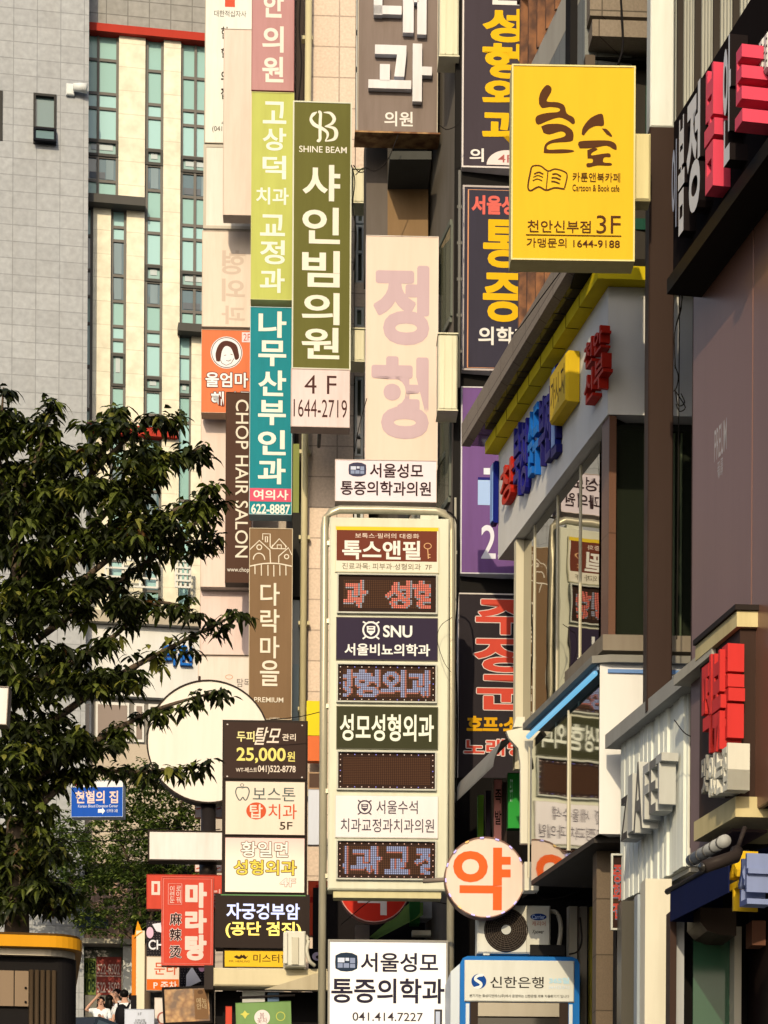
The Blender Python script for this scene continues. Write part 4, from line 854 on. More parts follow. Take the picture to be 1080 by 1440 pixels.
def mid_signs():
    # ---- grey-brown sign with big box letters
    r, k = sign('projecting_sign', 'grey brown sign with thick white box letters and a rusty lower edge', (503, -60, 616, 187), 33.1, (146, 124, 108), (210, 190, 160), .35, 2.5, 1.2, bracket='b', dirt=.5)
    w = paint((250, 236, 222), .4, .35)
    sd = .10
    for rc in ((525, -30, 537, 27), (525, 14, 564, 26), (566, -40, 581, 51), (586, -40, 599, 53), (580, 0, 588, 8)): k.r(*rc, w, 'box_letters', sd)
    for rc in ((527, 69, 571, 82), (534, 96, 548, 120), (518, 118, 578, 130), (580, 66, 593, 147), (593, 98, 607, 110)): k.r(*rc, w, 'box_letters', sd)
    k.p([(558, 82), (571, 82), (568, 113), (554, 113)], w, 'box_letters', sd)
    for o_ in k.build(r): pass
    k2 = Ink(k.fc, -.006); k2.t('의원', (541, 157, 581, 178), (252, 236, 214), .018); [setattr(o_, 'name', 'lettering') for o_ in k2.build(r)]
    b = B(); s = 33.1/F; b.box(-60*s, 60*s, -.05, .40, -2.6*s, -.003, rust((190, 140, 84), (120, 70, 34))); b.build('rusty_edge', r)
    # ---- cream boxes seen edge-on beside it
    for (nm, lb, bx, Y) in (('duct_box', 'cream sheet metal box right of the grey brown sign, at the top', (618, -40, 645, 80), 31.9), ('duct_box', 'cream ribbed metal box right of the tall pale pink sign', (616, 468, 643, 578), 31.6),
                            ('duct_box', 'torn cream box at the right edge of the olive sign', (494, 236, 515, 286), 35.8), ('duct_box', 'cream box between olive sign and pale pink sign', (491, 461, 513, 509), 36)):
        fr = Frame((bx[0]+bx[2])/2, bx[3], Y, R(2)); x0, x1 = fr.x(bx[0], bx[3]), fr.x(bx[2], bx[3]); h = fr.z(bx[0], bx[1]); m = paint((250, 233, 188), .45, .4)
        e = empty(nm, fr.o, R(2), lb, 'metal box'); b = B(); b.box(x0, x1, 0, .4, .02, h-.02, m, .02); b.build('body', e)
        c = B(); c.box(x0-.01, x1+.01, -.015, .42, 0, .017, m); c.box(x0-.01, x1+.01, -.015, .42, h-.017, h, m)
        for kx in (.3, .7): c.box(x0+(x1-x0)*kx-.008, x0+(x1-x0)*kx+.008, -.012, -.001, .04, h-.04, m)
        c.build('flange', e)
    # ---- tall pale pink sign
    r, k = sign('projecting_sign', 'tall pale pink sign with two huge faded mauve syllables', (514, 332, 616, 660), 32.8, (253, 217, 186), (250, 226, 200), .3, 2.0, .8, bracket='b', dirt=.14)
    k.t('정', (527, 376, 601, 483), (216, 180, 174), .024, fat=2.6); k.t('형', (525, 504, 601, 615), (216, 180, 174), .024, fat=2.6); k.build(r)
    # ---- navy / purple / black signs on the end wall
    Y = 32.0
    r, k = sign('wall_sign', 'dark navy sign with big yellow letters, cut by the top of the picture', (650, -60, 762, 237), Y, (74, 62, 66), (246, 226, 206), .2, 2.5, 2.2)
    y = (250, 190, 24); k.t('연', (683, -40, 730, 7), (252, 236, 214), .026)
    k.vt('성형외과', 679, 737, [(13, 59), (62, 110), (112, 152), (155, 202)], y, bold=.030, fat=.8); k.t('의', (661, 210, 681, 229), (252, 236, 214), .024)
    k.e(714, 232.5, 29, 21, (252, 226, 206), 'floor_tag', 20, 180, 360); k.t('4F', (701, 218, 722, 229), (190, 100, 90), .004); k.build(r)
    r, k = sign('wall_sign', 'dark navy sign framed in orange with yellow letters and a red top line', (650, 262, 762, 522), Y, (62, 56, 66), (206, 186, 170), .2, 2.5, 2.6)
    k.l([(658, 268), (756, 268), (756, 518), (658, 518), (658, 268)], 1.8, (236, 160, 110), 'lettering'); k.t('서울성모', (663, 276, 746, 302), (240, 110, 92), .022, fat=.5)
    k.vt('통증', 680, 736, [(310, 376), (385, 452)], y, bold=.016, fat=1.0); k.t('의학과', (673, 460, 748, 486), (252, 236, 214), .024); k.build(r)
    r, k = sign('wall_sign', 'purple sign with big pale numerals, half hidden by the concrete canopy', (648, 545, 776, 808), Y, (128, 88, 138), (240, 226, 216), .2, 2.5, 1.6)
    k.r(672, 672, 776, 709, (40, 34, 110), 'shape'); k.r(680, 659, 776, 668, (246, 240, 240), 'shape')
    k.t('1', (672, 676, 704, 711), (186, 206, 240), .02); k.t('2.3F', (677, 739, 752, 787), (252, 240, 240), .01); k.build(r)
    r, k = sign('wall_sign', 'black pub sign with white outlined red letters, lowest of the dark signs', (643, 835, 776, 1098), Y, (52, 44, 46), (246, 226, 206), .2, 2.5, 1.8)
    wh = (252, 226, 206); rd = (232, 84, 62)
    for t, bx, it in (('주', (669, 844, 752, 892), .0), ('장', (666, 896, 754, 945), .0), ('군', (671, 950, 752, 998), .0)): k.t(t, bx, wh, .028, fat=1.7); k.t(t, bx, rd, .028, fat=.6)
    k.t('호프·소주', (657, 1008, 752, 1031), (246, 176, 24), .028, fat=.4); k.t('노래방', (653, 1040, 742, 1063), wh, .02, fat=1.3); k.t('노래방', (653, 1040, 742, 1063), rd, .024); k.build(r)
    # ---- yellow sign on the post
    r, k = sign('projecting_sign', 'large bright yellow sign with brown brush lettering and an open book', (719, 92, 893, 367), 22.2, (251, 194, 44), (252, 226, 150), .26, 1.2, 2.2, dirt=.12, frough=.55)
    br = (92, 52, 26); z = lambda P: [(640+a/4, b_/4) for a, b_ in P]
    for P in ([(468, 560), (480, 520), (512, 482), (538, 496), (536, 524), (516, 560), (518, 576), (572, 578), (612, 596), (626, 640), (664, 662), (672, 692), (658, 700), (634, 682), (584, 664), (520, 684), (466, 706), (450, 682), (460, 656), (510, 640), (570, 634), (588, 622), (576, 610), (530, 606), (488, 612), (470, 590)],
              [(482, 716), (520, 702), (600, 702), (656, 734), (664, 776), (648, 798), (560, 806), (524, 818), (514, 836), (530, 846), (600, 842), (660, 846), (664, 856), (610, 864), (510, 866), (498, 854), (506, 816), (540, 792), (610, 772), (618, 752), (592, 742), (530, 760), (496, 752)],
              [(710, 756), (718, 716), (760, 664), (820, 638), (834, 670), (832, 706), (790, 708), (750, 728), (722, 764)], [(824, 722), (852, 726), (880, 758), (876, 768), (850, 754)],
              [(690, 814), (702, 796), (780, 790), (862, 790), (900, 806), (908, 834), (896, 840), (850, 818), (780, 832), (700, 836)],
              [(742, 846), (780, 832), (800, 840), (770, 858), (768, 874), (830, 864), (868, 862), (872, 882), (838, 884), (834, 912), (876, 916), (874, 930), (800, 930), (746, 942), (740, 920), (770, 916), (772, 894), (744, 892)]):
        k.p(smooth_path(z(P), 3), br, 'lettering')
    for P, w_ in (([(428, 950), (440, 938), (480, 938), (522, 966), (560, 954), (610, 966), (630, 990), (616, 1060)], 1.8), ([(428, 950), (410, 1050), (424, 1078), (470, 1056), (512, 1074), (560, 1060), (616, 1066)], 2.2), ([(522, 966), (512, 1074)], 1.4),
                  ([(444, 984), (470, 974), (496, 984)], 1.8), ([(440, 1002), (466, 992), (494, 1002)], 1.2), ([(436, 1022), (462, 1012), (490, 1022)], 1.2), ([(546, 984), (570, 982), (596, 996)], 1.8), ([(542, 1004), (566, 1004), (592, 1014)], 1.8), ([(540, 1024), (562, 1026), (588, 1036)], 1.8)):
        k.l(smooth_path(z(P), 4), w_, br)
    k.t('카툰앤북카페', (805, 243, 872, 256), br, .004); k.t('Cartoon & Book cafe', (805, 260, 871, 269), br, .002); k.t('천안신부점', (742, 311, 831, 328), br, .006); k.t('3F', (839, 303, 873, 328), br, -.006)
    k.r(740, 331, 874, 332.2, br); k.t('가맹문의 1644-9188', (741, 336, 872, 349), br, .004)
    # vinyl sheet wrinkles are left to the light; brackets to the post
    k.build(r); b = B(); bm = paint((240, 216, 150), .45, .5); s = 22.2/F; h0 = (367-278)*s; b.box(87*s, 110*s, .03, .24, h0, h0+95*s, bm, .02); b.build('bracket_box', r)
mid_signs()

def led(root, fr_face, box, rows, cols, texts, name='led_display', border=None, dz=-.01):
    """dot-matrix panel: every lamp is a small square; lit where the text covers it"""
    x0, z1 = fr_face(box[0], box[1]); x1, z0 = fr_face(box[2], box[3]); b = B(); fm = paint((214, 204, 178), .4, .3); w = .02
    b.box(x0, x1, dz, 0, z0, z1, paint((54, 34, 26), .5, .15))
    for (a, c, d, e) in ((x0-w, x0, z0-w, z1+w), (x1, x1+w, z0-w, z1+w), (x0, x1, z0-w, z0), (x0, x1, z1, z1+w)): b.box(a, c, dz-.035, 0, d, e, fm)
    o = b.build(name, root)
    img = np.zeros((rows, cols), int)
    for (t, bx, col, bold) in texts:      # bx in cell units
        v, f = glyphs(t, bold); p = np.stack([bx[0]+v[:, 0]*(bx[2]-bx[0]), bx[3]+v[:, 1]*(bx[1]-bx[3])], 1)
        gx, gy = np.meshgrid(np.arange(cols)+.5, np.arange(rows)+.5); inside = np.zeros((rows, cols), bool)
        for q in f:
            for i in range(1, len(q)-1):
                a, b_, c = p[q[0]], p[q[i]], p[q[i+1]]
                d1 = (gx-a[0])*(b_[1]-a[1])-(gy-a[1])*(b_[0]-a[0]); d2 = (gx-b_[0])*(c[1]-b_[1])-(gy-b_[1])*(c[0]-b_[0]); d3 = (gx-c[0])*(a[1]-c[1])-(gy-c[1])*(a[0]-c[0])
                inside |= ((d1 >= 0) & (d2 >= 0) & (d3 >= 0)) | ((d1 <= 0) & (d2 <= 0) & (d3 <= 0))
        e = np.zeros_like(inside); e[1:, :] |= inside[:-1, :]; e[:, 1:] |= inside[:, :-1]
        img[(e & ~inside) & (img == 0)] = 10+col; img[inside] = col
    off = paint((92, 58, 38), .5, .1); pal = {1: glow((248, 44, 18), .95), 2: glow((150, 174, 236), .62), 11: glow((190, 194, 226), .34), 12: glow((226, 48, 28), .6)}
    b = B(); mx, mz = (x1-x0)*.05, (z1-z0)*.12; cw, ch = (x1-x0-2*mx)/cols, (z1-z0-2*mz)/rows
    for j in range(rows):
        for i in range(cols):
            m = pal.get(img[j, i], off)
            if m is off and texts and (j % 2 or 0) and 0: continue
            cx, cz = x0+mx+(i+.5)*cw, z1-mz-(j+.5)*ch; g = .37 if m is not off else .34
            b.poly([(cx-cw*g, dz-.003, cz-ch*g), (cx+cw*g, dz-.003, cz-ch*g), (cx+cw*g, dz-.003, cz+ch*g), (cx-cw*g, dz-.003, cz+ch*g)], m)
    if border:
        bc = [glow(c, .9) for c in border]
        for i in range(14):
            for zz in (z0+mz*.45, z1-mz*.45):
                cx = x0+mx*.5+(x1-x0-mx)*i/13; m = bc[i % len(bc)]; b.poly([(cx-.006, dz-.003, zz-.006), (cx+.006, dz-.003, zz-.006), (cx+.006, dz-.003, zz+.006), (cx-.006, dz-.003, zz+.006)], m)
        for j in range(5):
            for xx in (x0+mx*.45, x1-mx*.45):
                zz = z0+mz+(z1-z0-2*mz)*(j+.5)/5; m = bc[j % len(bc)]; b.poly([(xx-.006, dz-.003, zz-.006), (xx+.006, dz-.003, zz-.006), (xx+.006, dz-.003, zz+.006), (xx-.006, dz-.003, zz+.006)], m)
    b.build('led_dots', o)
def subpanel(root, fc, box, face, frame, name='panel', y=-.02, border=1.0):
    x0, z1 = fc(box[0], box[1]); x1, z0 = fc(box[2], box[3]); b = B(); s = (x1-x0)/(box[2]-box[0])*border; fm = paint(frame, .4, .3)
    b.box(x0, x1, y, 0, z0, z1, fm); fmat = paint(face, .4, .15) if isinstance(face, tuple) else face
    b.box(x0+s, x1-s, y-.003, y-.0005, z0+s, z1-s, fmat); o = b.build(name, root)
    return o, Ink(fc, y-.004)
def crest(k, cx, cy, r, c, bgc):
    k.ring(cx, cy, r, r*1.0, r*.22, c); k.p([(cx-r*.55, cy-r*.5), (cx+r*.55, cy-r*.5), (cx+r*.5, cy+r*.25), (cx, cy+r*.7), (cx-r*.5, cy+r*.25)], c, 'emblem')
    k.r(cx-r*.38, cy-r*.05, cx+r*.38, cy+r*.1, bgc, 'emblem'); k.l([(cx-r*.3, cy-r*.3), (cx+r*.3, cy-r*.3)], r*.12, bgc)
    for s in (-1, 1): k.l([(cx+s*r*1.05, cy-r*1.05), (cx+s*r*.6, cy-r*.8), (cx+s*r*.2, cy-r*1.05)], r*.2, c); k.l([(cx+s*r*.6, cy+r*.8), (cx+s*r*1.05, cy+r*1.15)], r*.2, c)
def tvlogo(k, x0, y0, x1, y1, dk, lt):
    w, h = x1-x0, y1-y0; sh = [(x0+w*.02, y0+h*.16), (x0+w*.25, y0+h*.03), (x0+w*.5, y0), (x0+w*.75, y0+h*.03), (x0+w*.98, y0+h*.16), (x1, y0+h*.5), (x0+w*.98, y0+h*.84), (x0+w*.75, y0+h*.97), (x0+w*.5, y1), (x0+w*.25, y0+h*.97), (x0+w*.02, y0+h*.84), (x0, y0+h*.5)]
    k.p(sh, dk, 'emblem')
    for (a, b_, c, d) in ((.12, .28, .42, .52), (.46, .28, .62, .44), (.66, .28, .88, .56), (.12, .56, .34, .80), (.38, .56, .62, .80), (.66, .60, .88, .80)): k.r(x0+w*a, y0+h*b_, x0+w*c, y0+h*d, lt if (a+b_) % .3 > .1 else (150, 156, 176), 'emblem')

def pole_sign():
    Y = 29.6; yaw = 1.5; fr = Frame(546, 1252, Y, R(yaw)); gz = ground_z(Y)
    root = empty('pole_sign', (fr.o.x, fr.o.y, gz), R(yaw), 'tall central sign on a bent pipe frame stacking clinic panels and dot matrix displays', 'pole sign'); dz = fr.o.z-gz; s = Y/F
    X = lambda px: fr.x(px, 1000); Z = lambda py: fr.z(546, py)+dz
    full = (462, 728, 631, 1252); fc = Face(full, X(462), X(631), Z(1252), Z(728))
    crm = paint((240, 228, 190), .4, .35); b = B(); b.box(X(462), X(631), 0, .34, Z(1252), Z(728), crm, .02); b.box(X(470), X(622), .05, .3, Z(1262), Z(1252.2), paint((226, 206, 150), .45, .4)); b.build('cabinet', root)
    b = B(); b.box(X(590), X(615), .05, .2, Z(727.8), Z(722), crm); b.build('junction_box', root)
    p = B(); pm = paint((214, 196, 158), .32, .4, metal=.35)
    path = [(455, 1500), (455, 900), (455, 738), (457, 724), (464, 715), (476, 711.5), (540, 711), (612, 712), (624, 715), (632, 724), (634, 740), (635, 900), (637, 1500)]
    p.tube([(X(x), .17, Z(y_) if y_ < 1490 else -.2) for x, y_ in path], 5.6*s, pm, 14); 
    for py in (760, 870, 990, 1110, 1230):
        for a, c in ((455, 463), (630, 635)): p.box(X(a), X(c), .13, .21, Z(py+3), Z(py-3), pm)
    p.build('pipe_frame', root)
    # 1: brown
    o, k = subpanel(root, fc, (470, 741, 616, 806), (250, 232, 196), (232, 216, 170)); br = (122, 58, 40)
    k.r(471, 742, 615, 747, (250, 206, 50), 'panel_print'); k.r(472, 747, 613, 790, br, 'panel_print'); k.t('보톡스·필러의 대중화', (498, 751, 588, 758), (250, 220, 190), .004); k.t('톡스앤필', (480, 761, 590, 788), (255, 240, 214), .026)
    k.ring(600, 768, 5, 4, 1, (240, 180, 120)); k.l([(600, 772), (601, 786)], 1.2, (240, 180, 120)); k.l([(601, 780), (604, 780)], 1, (240, 180, 120)); k.l([(601, 784), (604, 784)], 1, (240, 180, 120)); k.t('진료과목: 피부과·성형외과  7F', (480, 793, 606, 802), (128, 112, 84), .0); k.build(o)
    led(root, fc, (475, 810, 612, 862), 16, 42, [('과', (0, 0, 11, 16), 1, .03), ('성', (20, 0, 32, 16), 1, .03), ('형', (33, 0, 45, 16), 1, .03)])
    nv = (52, 40, 58); o, k = subpanel(root, fc, (472, 869, 615, 929), nv, (96, 84, 80)); w = (255, 242, 222)
    crest(k, 521, 887, 11, w, nv); k.t('SNU', (538, 880, 579, 897), w, .026); k.t('서울비뇨의학과', (484, 906, 604, 923), w, .022); k.build(o)
    led(root, fc, (475, 936, 612, 987), 16, 44, [('성', (-6, 0, 4, 16), 2, .03), ('형', (5, 0, 18, 16), 2, .03), ('외', (19, 0, 31, 16), 2, .03), ('과', (32, 0, 45, 16), 2, .03)], border=[(250, 240, 220), (250, 200, 160), (90, 110, 255)])
    dg = (62, 60, 36); o, k = subpanel(root, fc, (473, 994, 616, 1054), dg, (110, 104, 80)); k.t('성모성형외과', (478, 1005, 610, 1043), (255, 246, 214), .022); k.build(o)
    led(root, fc, (476, 1059, 612, 1110), 16, 44, [], border=[(255, 230, 210), (250, 200, 180), (120, 120, 255)])
    o, k = subpanel(root, fc, (472, 1119, 617, 1179), (255, 236, 220), (236, 216, 190)); ik = (84, 70, 78); crest(k, 513.5, 1136, 9, ik, (255, 236, 220)); k.t('서울수석', (530, 1126, 588, 1145), ik, .004); k.t('치과교정과치과의원', (480, 1152, 611, 1171), ik, .004); k.build(o)
    led(root, fc, (476, 1184, 613, 1236), 16, 44, [('의', (-6, 0, 2, 16), 2, .03), ('과', (4, 0, 19, 16), 2, .03), ('교', (21, 0, 33, 16), 2, .03), ('정', (36, 0, 50, 16), 2, .03)], border=[(255, 200, 180), (255, 180, 150)])
    # lightbox at the foot of the same frame
    m, t, bs = newmat('lit_acrylic'); bs.inputs['Base Color'].default_value = (.62, .66, .74, 1)
    tc = N(t, 'ShaderNodeTexCoord'); n = N(t, 'ShaderNodeTexNoise'); n.inputs['Scale'].default_value = 1.6; n.inputs['Detail'].default_value = 1; t.links.new(tc.outputs['Object'], n.inputs['Vector'])
    t.links.new(mixrgb(t, (.46, .62, .95), (.95, .86, .84), ramp(t, n.outputs[0], .4, .6)), bs.inputs['Emission Color']); bs.inputs['Emission Strength'].default_value = .16; bs.inputs['Roughness'].default_value = .25
    lb = (463, 1322, 632, 1470); f2 = Face(lb, X(463), X(632), Z(1470), Z(1322)); b = B(); x0, x1 = X(463), X(632); z0, z1 = Z(1470), Z(1322); fm = paint((150, 140, 124), .4, .3, metal=.3)
    b.box(x0, x1, 0, .3, z0, z1, fm)
    for (a, c, d, e) in ((x0, x0+.025, z0, z1), (x1-.025, x1, z0, z1), (x0+.025, x1-.025, z1-.025, z1), (x0+.025, x1-.025, z0, z0+.025)): b.box(a, c, -.02, 0, d, e, fm)
    o = b.build('lightbox', root); b = B(); b.box(x0+.025, x1-.025, -.006, -.0005, z0+.025, z1-.025, m); b.build('lit_panel', o)
    k = Ink(f2, -.008); ik = (50, 44, 56); tvlogo(k, 473, 1340, 505, 1367, (44, 56, 70), (226, 226, 232)); k.t('서울성모', (509, 1340, 618, 1367), ik, .018); k.t('통증의학과', (468, 1376, 627, 1411), ik, .02)
    k.t('041.414.7227', (498, 1424, 597, 1436), (70, 60, 64), .006); k.r(613, 1419, 624, 1445, (70, 64, 62)); k.r(615, 1422, 621, 1445, (206, 206, 212)); k.t('1층 진료실', (500, 1446, 600, 1460), ik, .01); k.build(o)
    # white sign fixed on top of the frame
    r, k = sign('frame_top_sign', 'white clinic sign with dark letters sitting on top of the pipe frame', (471, 647, 614, 706), 29.9, (253, 228, 220), (236, 206, 180), .25, 1.5, .8, dirt=.1)
    tvlogo(k, 490, 651, 515, 671, (70, 66, 84), (220, 216, 222)); k.t('서울성모', (520, 652, 595, 672), (58, 34, 38), .016); k.t('통증의학과의원', (479, 677, 606, 697), (58, 34, 38), .016); k.build(r)
pole_sign()

def smooth_path3(P, n=6):
    P = [np.array(p, float) for p in P]; P = [2*P[0]-P[1]]+P+[2*P[-1]-P[-2]]; o = []
    for i in range(1, len(P)-2):
        for k in range(n):
            t = k/n; o.append(tuple(.5*((2*P[i])+(-P[i-1]+P[i+1])*t+(2*P[i-1]-5*P[i]+4*P[i+1]-P[i+2])*t*t+(-P[i-1]+3*P[i]-3*P[i+1]+P[i+2])*t**3)))
    o.append(tuple(P[-2])); return o
def disc(b, cx, cz, r, y0, y1, m, n=48, rim=None, rw=.03):
    P = [(cx+r*math.cos(2*math.pi*i/n), cz+r*math.sin(2*math.pi*i/n)) for i in range(n)]
    b.extr(P, y0, y1, m)
def round_sign(name, label, cx, cy, rpx, Y, face, frame, depth=.22, yaw=1.5):
    fr = Frame(cx, cy, Y, R(yaw)); r = rpx*Y/F; root = empty(name, fr.o-Vector((0, 0, r)), R(yaw), label, 'sign'); n = 64
    b = B(); disc(b, 0, r, r, 0, depth, paint(frame, .4, .3), n)
    P = [(math.cos(2*math.pi*i/n), math.sin(2*math.pi*i/n)) for i in range(n)]
    a = r*.975; b.mesh([(c*a, -.02, r+s_*a) for c, s_ in P]+[(c*r, -.02, r+s_*r) for c, s_ in P]+[(c*r, 0, r+s_*r) for c, s_ in P], [(i, (i+1) % n, n+(i+1) % n, n+i)[::-1] for i in range(n)]+[(n+i, n+(i+1) % n, 2*n+(i+1) % n, 2*n+i)[::-1] for i in range(n)], paint(frame, .4, .3)); b.build('cabinet', root)
    f = B(); disc(f, 0, r, a, -.006, -.001, paint(face, .4, .15), n); f.build('face_panel', root)
    return root, Ink(Face((cx-rpx, cy-rpx, cx+rpx, cy+rpx), -r, r, 0, 2*r), -.008), r

def lower_right():
    # pharmacy disc
    r, k, rr = round_sign('round_sign', 'round pharmacy sign, pale pink with one orange syllable and a ring of tiny lights', 682, 1234, 57, 28.3, (252, 216, 186), (150, 110, 90))
    k.t('약', (637, 1192, 718, 1280), (250, 104, 44), .026); k.build(r)
    b = B()
    for c in ((190, 170, 255), (255, 200, 110)): pass
    for i in range(16):
        for d in (-1.8, 0, 1.8):
            a = R(i*22.5+d+5); m = glow((205, 190, 255) if i % 5 else (255, 196, 90), 1.3); x, z = .975*rr*math.cos(a), rr+.975*rr*math.sin(a)
            b.box(x-.008, x+.008, -.03, -.02, z-.008, z+.008, m)
    b.build('ring_lights', r)
    b = B(); b.tube([(-rr*.6, .1, rr), (-rr-.25, .3, rr)], .03, paint((150, 130, 110), .5), 8); b.build('bracket', r)
    # red round sign behind the pole sign
    r, k, rr = round_sign('round_sign', 'red round sign with a white angle letter peeking out under the pole sign', 526, 1247, 50, 32.5, (226, 56, 40), (240, 170, 150))
    k.r(503, 1261, 544, 1270, (252, 232, 214)); k.r(535, 1270, 544, 1287, (252, 232, 214)); k.r(503, 1215, 512, 1250, (252, 232, 214)); k.build(r)
    # outdoor air conditioner
    Y = 28.6; fr = Frame(713, 1343, Y, R(1.5)); s = Y/F; X = lambda px: fr.x(px, 1310); Z = lambda py: fr.z(713, py)
    e = empty('air_conditioner', fr.o, R(1.5), 'dusty white outdoor air conditioner unit on top of the bank booth', 'air conditioner'); bd = paint((236, 224, 196), .45, .4)
    x0, x1, h = X(671), X(774), Z(1273); b = B(); b.box(x0, x1, 0, .36, .02, h, bd, .02); b.box(x0+.08, x0+.16, .02, .3, 0, .02, bd); b.box(x1-.16, x1-.08, .02, .3, 0, .02, bd); b.build('casing', e)
    cx, cz, r = X(711.5), (Z(1308)), 31*s; n = 40; b = B(); gm = paint((104, 88, 72), .6, .3)
    disc(b, cx, cz, r, -.006, -.001, paint((52, 44, 38), .7), n)
    for q in range(1, 11):
        rq = r*q/10.5; b.tube([(cx+rq*math.cos(2*math.pi*i/n), -.022, cz+rq*math.sin(2*math.pi*i/n)) for i in range(n+1)], .0042, gm, 4, cap=False)
    for i in range(24): a = 2*math.pi*i/24; b.tube([(cx+.07*math.cos(a), -.018, cz+.07*math.sin(a)), (cx+r*.98*math.cos(a+.5), -.018, cz+r*.98*math.sin(a+.5))], .0035, gm, 4)
    b.build('fan_grille', e); b = B(); disc(b, cx, cz, 6.8*s, -.04, -.024, paint((214, 206, 186), .4), 20); b.build('fan_hub', e)
    b = B(); px = X(741); b.box(px-.008, px, -.012, -.001, .04, h-.05, paint((196, 184, 160), .5)); b.build('panel_seam', e)
    k = Ink(Face((671, 1273, 774, 1343), x0, x1, 0, h), -.003); k.e(757, 1289, 11.5, 4.8, (28, 60, 120)); k.t('Carrier', (748, 1286, 766, 1292), (200, 210, 230), .01); k.t('캐리어', (748, 1295, 767, 1302), (190, 110, 80), .006); k.t('Xpower', (748, 1307, 765, 1314), (60, 52, 46), .008, italic=.3); k.build(e)
    b = B(); b.tube([fr.o*0+Vector(p) for p in smooth_path3([(X(775), .15, Z(1278)), (X(785), .12, Z(1282)), (X(790), .1, Z(1302)), (X(787), .1, Z(1330))])], .03, paint((206, 190, 160), .6, .4), 10); b.build('pipe', e)
    b = B(); b.box(X(745), X(794), -.06, -.025, Z(1344), Z(1329), paint((44, 40, 36), .6)); b.build('cable_tray', e)
    # bank booth
    Y = 28.2; fr = Frame(730, 1400, Y, R(1.5)); gz = ground_z(Y)+.12; e = empty('bank_booth', (fr.o.x, fr.o.y, gz), R(1.5), 'blue and white bank machine booth below the air conditioner', 'booth'); dz = fr.o.z-gz
    X = lambda px: fr.x(px, 1400); Z = lambda py: fr.z(730, py)+dz; blue = paint((40, 116, 180), .35, .2); wht = paint((228, 226, 216), .4, .25)
    x0, x1 = X(647), X(815); h = Z(1345); b = B(); c = .09
    b.extr([(x0, 0), (x1, 0), (x1, h-c), (x1-c*.35, h-c*.3), (x1-c, h), (x0+c, h), (x0+c*.35, h-c*.3), (x0, h-c)], 0, 1.4, blue); b.build('shell', e)
    b = B(); xl = X(634); b.extr([(xl, 0), (x0-.003, 0), (x0-.003, h-c), (xl, h-c-.1)], .05, 1.35, wht); b.build('side_panel', e)
    fx0, fx1 = X(653), X(807); b = B(); b.box(fx0, fx1, -.03, -.001, Z(1409), Z(1351), paint((236, 226, 202), .4, .3), .01); o = b.build('header_panel', e)
    k = Ink(Face((653, 1351, 807, 1409), fx0, fx1, Z(1409), Z(1351)), -.032); k.e(673, 1381, 10.5, 10.5, (26, 74, 140)); k.l(smooth_path([(680, 1372), (672, 1373), (668, 1378), (676, 1384), (674, 1389), (666, 1390)], 4), [1.5]+[4]*18+[2.5, 1.5], (244, 238, 224))
    k.t('신한은행', (689, 1374, 764, 1390), (44, 38, 34), .008); k.t('365일', (772, 1375, 800, 1383), (200, 226, 226), .016, fat=.4); k.t('24시간코너', (771, 1386, 800, 1391), (230, 236, 232), .014); k.t('본기기는 효성티앤에스(주)에서 운영하는 신한은행 제휴 자동화기기 입니다', (660, 1399, 800, 1404), (58, 50, 42), .004); k.build(o)
    b = B(); b.box(X(661), X(799), -.02, -.001, 0, Z(1410), paint((60, 46, 36), .4, .2)); b.build('screen_surround', e)
    b = B(); b.box(X(672), X(786), -.05, -.022, Z(1430), Z(1411), paint((172, 156, 130), .3, .2, metal=.5)); b.build('light_hood', e); b = B(); b.box(X(672), X(786), -.03, -.022, Z(1475), Z(1432), glass((.02, .02, .02), .06, .5)); b.build('screen', e)
    b = B(); b.box(X(655), X(660), -.02, -.001, 0, Z(1412), wht); b.box(X(800), X(805), -.02, -.001, 0, Z(1412), wht); b.build('trim', e)
    # recess behind the booth: its shade is put into the near-black wall colour
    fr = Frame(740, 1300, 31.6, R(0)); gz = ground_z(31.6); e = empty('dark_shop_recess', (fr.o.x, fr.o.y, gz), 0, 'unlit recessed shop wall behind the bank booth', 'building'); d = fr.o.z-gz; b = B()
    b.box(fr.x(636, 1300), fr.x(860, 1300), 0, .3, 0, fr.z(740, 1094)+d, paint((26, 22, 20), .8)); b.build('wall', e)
    # grey hood awning and cream brackets
    A, Bp = FP(745, 1050, .25), FP(662, 1095, .25)
    def q(px, py, off): return FP(px, py, off)
    o = q(735, 1100, 0); e = empty('hood_awning', o, 0, 'grey curved hood awning over the little green and black shop signs', 'awning'); gm = paint((150, 142, 130), .5, .4); b = B()
    nr, fa = [], []
    near = [(735, 1026), (722, 1038), (707, 1058), (697, 1080)]; 
    xn, xf = FR.x(733, 1060), FR.x(672, 1100)
    zt = FR.z(733, 1026); prof = [(0.0, 0.0), (.10, -.08), (.26, -.16), (.34, -.36), (.36, -.46)]
    vs = []
    for xx in (xn, xf):
        for o_, dz_ in prof: p = FR.o+FR.X*xx-FR.Y*o_+Vector((0, 0, zt+dz_)); vs.append(p-o)
    n = len(prof); b.mesh(vs, [(i, i+1, n+i+1, n+i) for i in range(n-1)], gm, True); b.mesh([v-Vector((0, 0, .02)) for v in vs], [(i, n+i, n+i+1, i+1) for i in range(n-1)], gm, True)
    b.build('hood', e)
    b = B(); crm = paint((244, 228, 194), .5, .25)
    g = Frame(747, 1110, FR.depth(747, 1110, 0)-.05, R(3))
    def gp(px, py): x, z = g.loc(px, py); return (x, z)
    P = [gp(*p) for p in [(734, 1023), (764, 1023), (750, 1040), (748, 1060), (748, 1186), (732, 1186), (732, 1075), (729, 1052), (716, 1038), (712, 1028)]]
